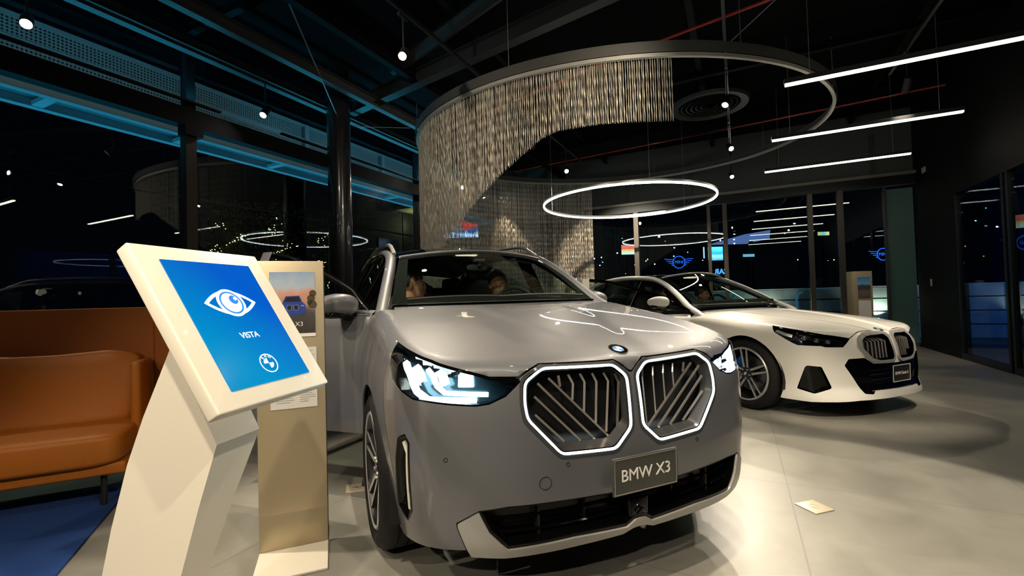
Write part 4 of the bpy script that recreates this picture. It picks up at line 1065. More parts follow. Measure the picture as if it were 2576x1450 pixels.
# round ceiling grille
t=thing('ceiling_grille','round metal ceiling grille seen inside the big ring','ceiling grille',RW(-.33,8.62,4.42))
m=Mb(); m.lathe([(.50,0),(.62,-.02),(.64,.03),(.50,.05)],n=48); m.build('rim',mat('grille_paint',(.022,.022,.021),.5),t)
m=Mb(); 
for r in (.12,.2,.28,.36,.44): m.lathe([(r,.0),(r+.02,-.01),(r+.02,.02)],n=40)
m.build('louvre_rings',mat('louvre_paint',(.006,.006,.006),.5),t)
# ------------------------------------------------------------ touch-screen stand
u_=Vector((.214,.977,0)).normalized(); v_=Vector((-.528,.115,.842)); v_=(v_-u_*u_.dot(v_)).normalized(); n_=u_.cross(v_)
SC=Vector((-.78115,1.3141,1.1345)); h_=Vector((n_.x,n_.y,0)).normalized()
base=SC+h_*-.25; 
t=thing('touch_kiosk','white curved stand holding a tilted screen with a white eye on blue','kiosk',(base.x,base.y,0))
o0=Vector((base.x,base.y,0))
M_kw=mat('kiosk_white',(.80,.74,.62),.42,coat=.15)
kf=lambda p:(SC+u_*p[0]+v_*p[1]+n_*p[2])-o0
m=Mb(); m.box((0,0,-.021),(.424,.504,.040),bev=.006); m.xf(lambda p:tuple(kf(p))); hd=m.build('screen_housing',M_kw,t)
def screen_mat():
    m,nt,b=nodes('blue_screen'); N=nt.nodes; L=nt.links
    tc=N.new('ShaderNodeTexCoord'); sx=N.new('ShaderNodeSeparateXYZ'); L.new(tc.outputs['Generated'],sx.inputs[0])
    ad=N.new('ShaderNodeMath'); ad.operation='ADD'; L.new(sx.outputs[1],ad.inputs[0]); L.new(sx.outputs[2],ad.inputs[1]); dv=N.new('ShaderNodeMath'); dv.operation='MULTIPLY'; dv.inputs[1].default_value=.5; L.new(ad.outputs[0],dv.inputs[0]); ad=dv
    rp=N.new('ShaderNodeValToRGB'); e=rp.color_ramp.elements; e[0].position=.2; e[0].color=(.0,.29,.60,1); e[1].color=(.0,.105,.60,1)
    e[1].position=.75
    L.new(ad.outputs[0],rp.inputs[0]); b.inputs['Base Color'].default_value=(.0,.005,.01,1); b.inputs['Roughness'].default_value=.15
    L.new(rp.outputs[0],b.inputs['Emission Color']); b.inputs['Specular IOR Level'].default_value=.2; b.inputs['Emission Strength'].default_value=1.0; return m
m=Mb(); m.box((0,0,.0),(.298,.405,.004)); m.xf(lambda p:tuple(kf(p))); sn=m.build('screen',screen_mat(),hd)
M_ico=mat('screen_white',(.8,.8,.78),.4,emit=(1,.96,.88),es=.75); M_icb=mat('screen_blue',(.0,.1,.4),.4,emit=(.0,.19,.62),es=.85)
# eye: outline, iris and pupil
m=Mb()
def eye_pts(a,b,n=18):
    o=[]
    for i in range(n+1):
        x=lerp(-a,a,i/n); o.append((x,b*(1-(abs(x)/a)**1.9)))
    return o
def band(outer,inner,y0,z,fn):
    vs=[];fs=[]; n=len(outer)
    for (x,y),(x2,y2) in zip(outer,inner): vs+=[fn((x,y0+y,z)),fn((x2,y0+y2,z))]
    for i in range(n): 
        j=(i+1)%n; fs.append((2*i,2*i+1,2*j+1,2*j))
    return vs,fs
def lens(a,b,n=24):
    t=eye_pts(a,b,n); return t+[(x,-y) for x,y in t[::-1][1:-1]]
vs,fs=band(lens(.091,.043),lens(.076,.033),.061,.0028,lambda p:tuple(kf(p))); m.add(vs,fs)
disc(m,(.0,.061),.0001,.047,0,2*math.pi,lambda p:tuple(kf(p)),32,.0028,.0004)
m.build('eye_outline',M_ico,sn)
m=Mb(); disc(m,(0,.061),.033,.0385,0,2*math.pi,lambda p:tuple(kf(p)),32,.0036,.0004); disc(m,(.012,.071),.0001,.015,0,2*math.pi,lambda p:tuple(kf(p)),24,.0036,.0004); m.build('eye_rings',M_icb,sn)
m=Mb(); disc(m,(.018,.074),.0001,.0058,0,2*math.pi,lambda p:tuple(kf(p)),20,.0044,.0004); m.build('eye_glint',M_ico,sn)
tb=text_mb('VISTA',.027,.0006,spacing=.95); tb.xf(lambda p:tuple(kf((p[0],p[1]-.0505,p[2]+.0032)))); tb.build('screen_lettering',M_ico,sn)
lc=(.0115,-.1465)
m=Mb(); fk=lambda p:tuple(kf(p))
disc(m,lc,.0275,.0305,0,2*math.pi,fk,36,.0028,.0004); 
for q in (0,2): disc(m,lc,.0001,.0165,q*math.pi/2+math.pi/2,q*math.pi/2+math.pi,fk,8,.0028,.0004)
m.build('screen_badge',M_ico,sn)
for ch,w in (('B',2.2),('M',1.5708),('W',.94)):
    tb=text_mb(ch,.011,.0004); c_,s_=math.cos(w),math.sin(w)
    tb.xf(lambda p: fk((lc[0]+p[0]*s_+p[1]*c_+.022*c_,lc[1]-p[0]*c_+p[1]*s_+.022*s_,p[2]+.0032))); tb.build('badge_letter',M_ico,sn)
back=[(-.160,1.070),(-.202,.985),(-.259,.871),(-.317,.735),(-.376,.552),(-.412,.413),(-.44,.25),(-.452,.12),(-.458,.012)]
front=[(-.012,.804),(-.074,.630),(-.135,.4425),(-.18,.28),(-.212,.12),(-.225,.012)]
prof=back+front[::-1]
m=Mb(); n=len(prof); vs=[]
for sgn in (-1,1):
    for hh,z in prof:
        w=.075 if sgn<0 else lerp(.03,.085,min(1,max(0,(z-.45)/.4)))
        p=(SC-Vector((0,0,SC.z)))+u_*(sgn*w)+h_*hh-o0; vs.append((p.x,p.y,z))
fs=[(i,(i+1)%n,n+(i+1)%n,n+i) for i in range(n)]
tri=geometry.tessellate_polygon([[Vector((a,b,0)) for a,b in prof]])
for a,b,c in tri: fs+=[(a,b,c),(n+c,n+b,n+a)]
m.add(vs,fs); m.build('stand',M_kw,t)
m=Mb(); c=SC-Vector((0,0,SC.z))+h_*-.34-o0; m.box((c.x,c.y,.006),(.42,.30,.012),rz=math.atan2(h_.y,h_.x),bev=.003); m.build('foot_plate',M_kw,t)
# ------------------------------------------------------------ information pillars
M_gold=mat('champagne_panel',(.43,.36,.235),.38,.55)
def info_pillar(loc,rz,label,H,W_,D,gold,kind):
    t=thing('info_pillar',label,'display stand',loc,rz)
    m=Mb(); m.box((0,D/2,.174/2+.01),(W_,D,.168),bev=.002); m.box((0,D/2,(H+.176)/2),(W_,D,H-.178),bev=.002); pn=m.build('panel',gold,t)
    m=Mb(); m.box((W_/2+.001,D/2,H/2),(.003,D*.9,H-.03)); m.build('side_edge',M_black if kind=='near' else gold,t)
    m=Mb(); m.box((0,-.03,.006),(W_+.0,.44,.012),bev=.003); m.build('foot_plate',M_kw,t)
    return t,pn
def grad_mat(name,stops,axis=2,noise=6,emit=0):
    m,nt,b=nodes(name); N=nt.nodes; L=nt.links
    tc=N.new('ShaderNodeTexCoord'); sx=N.new('ShaderNodeSeparateXYZ'); L.new(tc.outputs['Generated'],sx.inputs[0])
    nz=N.new('ShaderNodeTexNoise'); nz.inputs['Scale'].default_value=noise; nz.inputs['Detail'].default_value=4; L.new(tc.outputs['Generated'],nz.inputs['Vector'])
    ma=N.new('ShaderNodeMath'); ma.operation='MULTIPLY_ADD'; ma.inputs[1].default_value=.35; L.new(nz.outputs['Fac'],ma.inputs[0]); 
    sb=N.new('ShaderNodeMath'); sb.operation='SUBTRACT'; sb.inputs[1].default_value=.175; L.new(sx.outputs[axis],sb.inputs[0]); L.new(sb.outputs[0],ma.inputs[2])
    rp=N.new('ShaderNodeValToRGB'); e=rp.color_ramp.elements
    e[0].position=stops[0][0]; e[0].color=(*stops[0][1],1); e[1].position=stops[-1][0]; e[1].color=(*stops[-1][1],1)
    for p,c in stops[1:-1]:
        q=e.new(p); q.color=(*c,1)
    L.new(ma.outputs[0],rp.inputs[0]); L.new(rp.outputs[0],b.inputs['Base Color']); b.inputs['Roughness'].default_value=.2; b.inputs['Coat Weight'].default_value=.5
    return m
rz=math.atan2(.36565,.93075)
cxy=Vector((-1.22,2.17,0))+Vector((.93075,.36565,0))*.1505
t,pn=info_pillar((cxy.x,cxy.y,0),rz,'champagne information pillar standing between the white kiosk and the SUV',1.391,.301,.035,M_gold,'near')
m=Mb(); m.box((.010,-.003,.1.__add__(1.186-.1)),(.200,.004,.300)); pic=m.build('picture',grad_mat('poster_print',[(.0,(.035,.03,.03)),(.30,(.05,.045,.045)),(.38,(.10,.08,.08)),(.5,(.42,.20,.15)),(.68,(.50,.27,.20)),(.80,(.35,.42,.50)),(1,(.25,.35,.5))],noise=3.5),pn)
m=Mb(); m.box((.010,-.0025,1.186-.158),(.200,.004,.018)); m.build('picture_margin',mat('paper_white',(.62,.60,.57),.5),pn)
# little car printed on the picture
M_bl=mat('print_blue',(.02,.045,.22),.3); M_lt=mat('print_light',(.30,.33,.42),.3); M_dk=mat('print_dark',(.012,.012,.02),.3)
PX_=lambda p:(.010+p[0],-.0052-p[2],1.186+p[1])
m=Mb(); m.prism([(-.055,-.045),(-.062,-.015),(-.045,.0),(-.03,.032),(.03,.034),(.042,.004),(.056,-.01),(.058,-.05),(.03,-.06),(-.03,-.058)],'Z',0,.0008); m.xf(PX_).build('printed_car',M_bl,pic)
m=Mb(); m.prism([(-.038,.004),(-.027,.027),(.027,.029),(.036,.006)],'Z',.0008,.0012)
for sx in (-1,1): m.prism([(sx*.004,-.012),(sx*.024,-.012),(sx*.027,-.026),(sx*.020,-.038),(sx*.006,-.036)],'Z',.0008,.0012)
m.xf(PX_).build('printed_glass',M_dk,pic)
m=Mb()
for sx in (-1,1): m.tube([(sx*.004,-.012,.0012),(sx*.024,-.012,.0012),(sx*.027,-.026,.0012),(sx*.020,-.038,.0012),(sx*.006,-.036,.0012)],.0012,4,closed=True)
for sx in (-1,1): m.box((sx*.044,-.015,.001),(.014,.004,.001))
m.xf(PX_).build('printed_grille',M_lt,pic)
m=Mb()
for i,(x,y,r) in enumerate(((.082,.02,.018),(.09,.045,.016),(.088,-.01,.02),(-.085,.01,.02),(-.07,.0,.015),(.075,.0,.012))): disc(m,(x,y),.0001,r,0,6.283,lambda p:p,10,.0005,.0004)
m.xf(PX_).build('printed_bushes',mat('print_olive',(.05,.04,.02),.4),pic)
tb=text_mb('BMW X3',.030,.0006); tb.xf(lambda p:PX_((p[0]-.012,p[1]-.105,p[2]+.001))); tb.build('print_lettering',M_ico if False else mat('paper_white',(.62,.60,.57),.5),pic)
m=Mb(); m.box((.010,-.003,.821),(.205,.003,.292)); pp=m.build('price_sheet',mat('sheet_paper',(.52,.50,.47),.5),pn)
m=Mb(); random.seed(5)
for r in range(26):
    y=.95-.0098*r
    if r in (1,7,13,20): continue
    for x0,x1 in ((-.078,-.078+random.uniform(.05,.08)),(.025,.025+random.uniform(.03,.07))): m.box(((x0+x1)/2+.01,-.005,y),(x1-x0,.001,.0022))
m.build('printed_lines',mat('print_grey',(.25,.25,.25),.5),pp)
t,pn=info_pillar((5.72,7.46,0),-.10,'small champagne pillar with a mountain picture, far behind the white saloon',1.46,.30,.16,M_gold,'far')
m=Mb(); m.box((.02,-.003,1.19),(.19,.004,.34)); m.build('picture',grad_mat('mountain_print',[(.0,(.10,.05,.05)),(.3,(.12,.09,.10)),(.5,(.03,.03,.035)),(.62,(.05,.06,.07)),(.66,(.12,.3,.5)),(1,(.02,.12,.35))],noise=5),pn)
m=Mb(); m.box((.02,-.003,.84),(.19,.004,.28)); m.build('price_sheet',mat('sheet_paper',(.52,.50,.47),.5),pn)
# ------------------------------------------------------------ high-backed orange sofa
sd=Vector((.894,.447,0)); sf=Vector((.447,-.894,0)); so=Vector((-2.354,2.74,0))   # direction along, facing, right front corner at the rail
M_or=mat('orange_leather',(.36,.105,.006),.50,bump=(7,.5),spec=.35); M_ord=mat('orange_fabric',(.28,.075,.005),.8,bump=(160,.15))
rs_=math.atan2(sd.y,sd.x)
so=so+sd*.02
SL=lambda x,y,z:(x,y,z)     # local: x along (0 at right end, negative to the left), y back, z up
sofa=thing('sofa','orange leather high-backed sofa on the left','sofa',(so.x,so.y,0),rs_)
Lf=2.0
m=Mb(); m.box((-Lf/2,.34,.235),(Lf,.66,.07),bev=.015); m.build('base_rail',M_or,sofa)
m=Mb(); m.box((-Lf/2-.0,.66,.72),(Lf+.04,.06,.94),bev=.012); m.build('back_panel',M_ord,sofa)
def cushion(name,c,r,e,rx=0,mt=M_or,wr=.006,ph=0):
    m=Mb()
    def f(u,v):
        p=sq((0,0,0),r,u,v,e); w=wr*math.sin(p[0]*17+ph)*math.sin(p[2]*13+p[0]*5+ph); l=math.hypot(*p[:2])+1e-6
        y,z=p[1]-w,p[2]+w*.5; c_,s_=math.cos(rx),math.sin(rx)
        return (c[0]+p[0],c[1]+y*c_+z*s_,c[2]-y*s_+z*c_)
    m.grid(f,48,24); return m.build(name,mt,sofa)
cushion('seat_cushion',(-.48,.29,.355),(.47,.33,.10),.28,0,wr=.005); cushion('seat_cushion',(-1.44,.29,.355),(.47,.33,.10),.28,0,wr=.003,ph=2)
cushion('back_cushion',(-.46,.53,.655),(.43,.09,.235),.22,.12,wr=.018,ph=.6); cushion('back_cushion',(-1.42,.53,.655),(.46,.09,.235),.22,.12,wr=.018,ph=3)
m=Mb(); m.box((-.02,.46,.58),(.06,.32,.50),bev=.025); m.build('armrest',M_or,sofa)
m=Mb(); m.box((.0,.0,0),(.62,.055,.98),bev=.012); 
wa=-.55
m.xf(lambda p:(.03+.31*math.cos(wa)+p[0]*math.cos(wa)-p[1]*math.sin(wa),.64+.31*math.sin(wa)+p[0]*math.sin(wa)+p[1]*math.cos(wa),p[2]+.71)); m.build('side_wing',M_ord,sofa)
for x,y in ((-.12,.08),(-.12,.6),(-1.85,.08),(-1.85,.6)):
    m=Mb(); m.tube([(x,y,.0125),(x,y,.21)],.016,10); m.build('leg',M_black,sofa)
m=Mb(); 
# rug
rg=Mb(); pts=[]; cx_,cy_=-3.35,1.52
rg.box((0,0,.006),(3.1,2.3,.012),bev=.004); r=rg.build('rug',mat('blue_carpet',(.003,.045,.21),.95,bump=(260,.5),vary=(40,.25)),loc=(so.x-1.13,so.y-1.34,0.0),rz=rs_); tag(r,'deep blue rug on the floor in front of the orange sofa','rug')
# glass screen behind the sofa
g=Mb(); g.box((-1.35,.83,.60),(3.2,.012,1.165)); gs=g.build('glass_screen',glass('screen_glass',(.7,.9,.9),1.5),loc=(so.x,so.y,0),rz=rs_); tag(gs,'low glass screen with a teal top edge behind the orange sofa','glass screen')
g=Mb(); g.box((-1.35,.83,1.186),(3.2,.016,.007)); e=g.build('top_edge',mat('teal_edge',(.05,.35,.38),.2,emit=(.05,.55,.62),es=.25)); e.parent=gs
# dry grass plant behind the sofa's corner
random.seed(11)
pc=so+sd*.08-sf*1.13
pl=thing('grass_plant','dry ornamental grass in a black pot behind the sofa corner','potted plant',(pc.x,pc.y,0))
m=Mb(); m.lathe([(0,0),(.10,0),(.13,.55),(.115,.55),(.10,.50),(0,.50)],n=28); m.build('pot',M_blackgl,pl)
m=Mb()
for i in range(90):
    a=random.uniform(0,6.28); b=random.uniform(.08,.22); hgt=random.uniform(.55,.80); P=[]
    for j in range(7):
        s=j/6; P.append((math.cos(a)*b*s**1.6,math.sin(a)*b*s**1.6,.50+hgt*(s-.25*s**3)))
    m.tube(P,[.0028*(1-.8*j/6) for j in range(7)],3,smooth=False)
m.build('blades',mat('dry_grass',(.34,.17,.04),.6),pl)
# ------------------------------------------------------------ brass floor sockets
for (x,y,lab,cable) in ((1.60,2.50,'square brass floor socket on the open floor right of the SUV',False),(-1.02,2.93,'square brass floor socket beside the front wheel of the SUV',True)):
    t=thing('floor_socket',lab,'floor socket',(x,y,0),.3)
    m=Mb(); m.box((0,0,.003),(.13,.13,.006),bev=.002); m.build('plate',mat('brass_plate',(.62,.53,.40),.4,.4),t)
    m=Mb(); disc(m,(0,0),.022,.026,0,6.283,lambda p:(p[0],p[1],p[2]+.0055),24,0,.0015); disc(m,(0,0),.0001,.012,0,6.283,lambda p:(p[0],p[1],p[2]+.0055),24,0,.0015); m.build('cap_ring',M_satin,t)
    if cable:
        m=Mb(); m.tube([(.045,.01,.006),(.05,.015,.05),(.07,.03,.07)],[.018,.015,.012],10)
        m.tube([(.07,.03,.07),(.10,.06,.045),(.13,.09,.012),(.22,.2,.008),(.35,.45,.008)],.005,8); m.build('power_plug',M_black,t)
# ------------------------------------------------------------ people
def blob_body(parts,bones,voxel=.009,smooth=6):
    """continuous body: capsules and ellipsoids fused into one surface"""
    m=Mb()
    for c,r in parts: m.sphere(c,1,20,14,sc_=r)
    for a,b,ra,rb in bones:
        P=[Vector(a).lerp(Vector(b),t/5) for t in range(6)]; m.tube(P,[lerp(ra,rb,t/5) for t in range(6)],12)
        m.sphere(a,ra,12,8); m.sphere(b,rb,12,8)
    me=bpy.data.meshes.new('tmp'); me.from_pydata(m.v,[],m.f); ob=bpy.data.objects.new('tmp',me); col.objects.link(ob)
    r=ob.modifiers.new('r','REMESH'); r.mode='VOXEL'; r.voxel_size=voxel; r.use_smooth_shade=True
    s=ob.modifiers.new('s','SMOOTH'); s.iterations=smooth; s.factor=.5
    bpy.context.view_layer.update(); dg=bpy.context.evaluated_depsgraph_get(); ev=bpy.data.meshes.new_from_object(ob.evaluated_get(dg))
    bpy.data.objects.remove(ob); bpy.data.meshes.remove(me); return ev
def person(label,seat,car_pose,yaw,lean,skin,hair,top,long_hair=False,beard=False,glasses=False,sc_=1.0,reach=True,turn=0):
    """seated figure; local frame: origin under the hips, -y forward (towards the car's nose)"""
    x,y,z=seat; px,py,pt=car_pose
    wx=px+x*math.cos(pt)-y*math.sin(pt); wy=py+x*math.sin(pt)+y*math.cos(pt)
    t=thing('person',label,'person',(wx,wy,0),pt)
    H=z+.62*sc_+.02                   # head centre height
    hc=Vector((lean,.06,H))
    c_,s_=math.cos(yaw),math.sin(yaw)
    def hd(p): 
        p=Vector(p)*sc_; return (hc.x+p.x*c_-p.y*s_,hc.y+p.x*s_+p.y*c_,hc.z+p.z)
    def hs(c,r): return (hd(c),tuple(k*sc_ for k in r))
    parts=[hs((0,.015,.035),(.073,.090,.095)),hs((0,-.020,-.025),(.062,.074,.085)),hs((0,-.045,-.078),(.036,.032,.028)),
           hs((0,-.094,-.012),(.013,.018,.017)),hs((0,-.087,.012),(.010,.012,.026)),hs((0,-.078,-.048),(.026,.014,.008)),hs((0,-.077,-.060),(.022,.013,.008)),
           hs((-.030,-.075,.034),(.022,.012,.007)),hs((.030,-.075,.034),(.022,.012,.007)),hs((-.034,-.066,-.012),(.020,.015,.016)),hs((.034,-.066,-.012),(.020,.015,.016)),
           hs((-.074,.012,-.005),(.010,.018,.030)),hs((.074,.012,-.005),(.010,.018,.030))]
    nb=(lean*.7,.075,z+.44*sc_)
    bones=[(hd((0,.025,-.06)),nb,.052,.056),((-.02,.07,z+.40),(0,.02,z+.05),.12,.14)]
    sh=[(lean*.5-.185*sc_,.07,z+.38),(lean*.5+.185*sc_,.07,z+.38)]
    bones+=[((sh[0][0]*.9,.07,z+.385),(sh[1][0]*.9,.07,z+.385),.055,.055)]
    hands=[]
    for k_,s0 in enumerate(sh):
        sg=-1 if k_==0 else 1
        el=(s0[0]+sg*.05,-.04,z+.13); wr=(s0[0]*.75,-.27,z+.16)
        bones+=[(s0,el,.052,.040),(el,wr,.038,.027)]
        pm=(wr[0],wr[1]-.06,wr[2]); bones.append((wr,pm,.028,.034))
        for f_ in range(4):
            fx=pm[0]+(f_-1.5)*.019; L=(.062,.072,.068,.052)[f_ if sg>0 else 3-f_]
            bones+=[((fx,pm[1]-.02,pm[2]),(fx,pm[1]-.02-L*.6,pm[2]-.012),.0095,.009),((fx,pm[1]-.02-L*.6,pm[2]-.012),(fx,pm[1]-.02-L*.75,pm[2]-.038),.009,.008)]
        bones.append(((pm[0]-sg*.03,pm[1]+.02,pm[2]),(pm[0]-sg*.055,pm[1]-.03,pm[2]-.01),.011,.009))
        hip=(sg*.10,.0,z-.02); kn=(sg*.13,-.42,z+.02); an=(sg*.12,-.62,z-.34)
        bones+=[(hip,kn,.082,.058),(kn,an,.055,.038),(an,(sg*.12,-.76,z-.38),.038,.030)]
    parts+=[((0,.02,z),(.17,.12,.11)),((0,.06,z+.28),(.16,.11,.16))]
    me=blob_body(parts,bones); me.name='body'; me.materials.clear(); me.materials.append(mat('skin_'+skin[0],skin[1],.5))
    for p in me.polygons: p.use_smooth=True
    b=bpy.data.objects.new('body',me); col.objects.link(b); b.parent=t
    # eyes
    for sg in (-1,1):
        e=Mb(); p=hd((sg*.029,-.0805,.012)); e.sphere(p,.0080*sc_,14,8,sc_=(1.25,.42,.48)); e.build('eye',mat('eye_dark',(.03,.02,.015),.2),b)
    # hair cap
    hm=Mb()
    def hf(u,v):
        a=2*math.pi*u; tt=math.pi*v*(.60 if not long_hair else .62); front=max(0,-math.sin(a))
        lim=1-front*.38; q=tt*lim; wob=1+.012*math.sin(a*9+v*7)
        p=(.085*math.sin(q)*math.cos(a)*wob,.020+.104*math.sin(q)*math.sin(a)*wob,.035+.109*math.cos(q)*wob)
        return hd(p)
    hm.grid(hf,40,16)
    if long_hair:
        for i in range(34):
            a=math.radians(lerp(-20,200,i/33)); r0=random.uniform(.9,1.05)
            P=[hd((.080*math.cos(a)*(1+.15*s)*r0,.018+.095*math.sin(a)*(1+.1*s),.04-.30*s)) for s in (0,.25,.5,.75,1)]
            hm.tube(P,[.016,.018,.018,.015,.008],6)
    hm.build('hair',mat('hair_'+hair[0],hair[1],.55),b)
    if beard:
        bm=Mb(); bm.grid(lambda u,v:hd((.066*math.sin(lerp(-1.5,1.5,u)),-.022-.066*math.cos(lerp(-1.5,1.5,u))-.004,lerp(-.035,-.105,v)+.02*abs(math.sin(lerp(-1.5,1.5,u))))),20,6); bm.build('beard',mat('hair_'+hair[0],hair[1],.55),b)
    if glasses:
        gm=Mb()
        for sg in (-1,1): gm.tube([hd((sg*.031+.020*math.cos(w),-.096,.012+.015*math.sin(w))) for w in [k_*math.pi/8 for k_ in range(16)]],.0016,5,closed=True)
        gm.tube([hd((-.011,-.097,.014)),hd((.011,-.097,.014))],.0016,5)
        for sg in (-1,1): gm.tube([hd((sg*.051,-.093,.014)),hd((sg*.076,.01,.01))],.0016,5)
        gm.build('glasses',M_black,b)
    # clothes: slightly inflated copies of torso and legs
    parts2=[((0,.02,z+.0),(.185,.135,.12)),((0,.06,z+.28),(.175,.125,.155))]
    bones2=[((-.0+lean*.5,.07,z+.385),(0,.02,z+.05),.13,.155),((sh[0][0]*.9,.07,z+.385),(sh[1][0]*.9,.07,z+.385),.062,.062)]
    for k_,s0 in enumerate(sh):
        sg=-1 if k_==0 else 1
        el=(s0[0]+sg*.05,-.04,z+.13); bones2.append((s0,el,.062,.052))
        if top[2]: bones2.append((el,(s0[0]*.8,-.22,z+.155),.050,.038))
    me=blob_body(parts2,bones2,.012); me.name='shirt'; me.materials.clear(); me.materials.append(mat('cloth_'+top[0],top[1],.85)); o=bpy.data.objects.new('shirt',me); col.objects.link(o); o.parent=b
    bones3=[]
    for sg in (-1,1):
        hip=(sg*.10,.0,z-.02); kn=(sg*.13,-.42,z+.02); an=(sg*.12,-.60,z-.30); bones3+=[(hip,kn,.092,.068),(kn,an,.064,.048)]
    me=blob_body([((0,.02,z-.01),(.18,.13,.10))],bones3,.012); me.name='trousers'; me.materials.clear(); me.materials.append(mat('trousers_dark',(.012,.013,.02),.85)); o=bpy.data.objects.new('trousers',me); col.objects.link(o); o.parent=b
    return t
PXP,PSP=x3['pose'],s5['pose']
person('person with dark hair in the front passenger seat of the grey SUV, looking sideways',(-.36,2.30,.66),PXP,1.15,-.02,('tan',(.42,.23,.14)),('dark',(.012,.010,.009)),('black',(.012,.012,.014),False))
person('person with dark hair behind the steering wheel of the grey SUV',(.36,2.25,.66),PXP,-.30,.0,('tan',(.42,.23,.14)),('dark',(.012,.010,.009)),('charcoal',(.03,.03,.033),True))
person('person with long dark hair on the back seat of the grey SUV',(.38,3.16,.68),PXP,-.35,-.0,('tan',(.42,.23,.14)),('dark',(.012,.010,.009)),('black',(.012,.012,.014),True),long_hair=True,sc_=.95)
person('bearded person in the front passenger seat of the white saloon, seen through its open door',(-.37,2.62,.50),PSP,.45,.0,('tan',(.42,.23,.14)),('dark',(.012,.010,.009)),('black',(.012,.012,.014),True),beard=True)
person('person in a blue top behind the windscreen of the white saloon',(.33,2.50,.50),PSP,.25,.0,('tan',(.42,.23,.14)),('dark',(.012,.010,.009)),('blue',(.02,.09,.30),True))
# ------------------------------------------------------------ outside, left: canopy lit blue, perforated balcony, trees
M_can=mat('canopy_steel',(.45,.47,.50),.45,.2); M_rail=mat('balcony_grey',(.34,.36,.36),.5,.2)
def RB(name,label,cat,group=None): return thing(name,label,cat,(0,0,0),-AL,group)
t=RB('canopy_frame','blue-lit steel ladder frame of the canopy outside the left glass','canopy')
for x in (-6.55,-7.02):
    m=bx(x-.05,x+.05,-4,13,3.47,3.56); m.build('side_beam',M_can,t)
for i in range(12):
    m=bx(-7.0,-6.55,-3.5+1.42*i,-3.44+1.42*i+.04,3.48,3.53); m.build('rung',M_can,t)
m=bx(-7.02,-6.55,-4,13,3.565,3.58); m.build('canopy_panel',mat('canopy_glass',(.12,.16,.17),.4),t)
t=RB('balcony_screen','perforated metal balcony front above the canopy, outside the left glass','balcony')
def perf_mat():
    m,nt,b=nodes('perforated_sheet'); N=nt.nodes; L=nt.links; nt.nodes.remove(b); out=[n for n in N if n.type=='OUTPUT_MATERIAL'][0]
    tc=N.new('ShaderNodeTexCoord'); sp=N.new('ShaderNodeSeparateXYZ'); L.new(tc.outputs['Object'],sp.inputs[0])
    cb=N.new('ShaderNodeCombineXYZ'); L.new(sp.outputs[1],cb.inputs[0]); L.new(sp.outputs[2],cb.inputs[1])
    vo=N.new('ShaderNodeTexVoronoi'); vo.inputs['Randomness'].default_value=0; vo.inputs['Scale'].default_value=28; vo.voronoi_dimensions='2D'; L.new(cb.outputs[0],vo.inputs['Vector'])
    gt=N.new('ShaderNodeMath'); gt.operation='LESS_THAN'; gt.inputs[1].default_value=.33; L.new(vo.outputs['Distance'],gt.inputs[0])
    d=N.new('ShaderNodeBsdfDiffuse'); d.inputs[0].default_value=(.30,.30,.28,1); tr=N.new('ShaderNodeBsdfTransparent'); mx=N.new('ShaderNodeMixShader')
    L.new(gt.outputs[0],mx.inputs[0]); L.new(d.outputs[0],mx.inputs[1]); L.new(tr.outputs[0],mx.inputs[2]); L.new(mx.outputs[0],out.inputs[0]); return m
M_perf=perf_mat()
for y0 in (-3.9,-2.0,-.1,1.77,3.62,5.5,7.4,9.3,11.2):
    g=bx(-6.62,-6.61,y0+.06,y0+1.8,3.86,4.24); g.build('perforated_panel',M_perf,t)
    g=bx(-6.66,-6.58,y0-.03,y0+.05,3.74,4.28); g.build('post',M_rail,t)
for z0,z1 in ((4.24,4.28),(3.96,4.03),(3.80,3.83),(3.74,3.77)):
    bx(-6.65,-6.59,-4,13,z0,z1).build('rail',M_rail,t)
# blue luminaires that light the canopy and the roof edge
def blue_lamp(x,y,z,L,P,rx,label,w=.06,colr=(.04,.58,.88)):
    t=RB('blue_strip_lamp',label,'strip lamp','blue strip lamps')
    bx(x-w/2,x+w/2,y-L/2,y+L/2,z-.02,z+.0).build('housing',M_black,t)
    l=bpy.data.lights.new('blue_light','AREA'); l.shape='RECTANGLE'; l.size=.05; l.size_y=L; l.energy=P; l.color=colr
    o=bpy.data.objects.new('blue_light',l); col.objects.link(o); o.parent=t; o.location=(x,y,z+.03); o.rotation_euler=(0,rx,0); return t
blue_lamp(-6.95,4.5,2.75,15,70,math.radians(180+3),'long blue strip lamp outside, shining up at the canopy')
blue_lamp(-5.72,6.6,3.62,4.5,34,math.radians(180+4),'blue strip lamp on the transom, beside the round column')
blue_lamp(-5.72,1.0,3.62,5,30,math.radians(180+4),'blue strip lamp on the transom, left end of the glass wall')
t=RB('balcony_fill','added soft white fill lamp washing the perforated balcony front','strip lamp')  # added lamp that brightens the balcony front
bx(-6.12,-6.08,-2,11,3.60,3.62).build('housing',M_black,t)
l=bpy.data.lights.new('balcony_fill_light','AREA'); l.shape='RECTANGLE'; l.size=.05; l.size_y=12; l.energy=5; l.color=(.8,1,.95); o=bpy.data.objects.new('balcony_fill_light',l); col.objects.link(o); o.parent=t; o.location=(-6.1,4.5,3.66); o.rotation_euler=(0,math.radians(130),0)
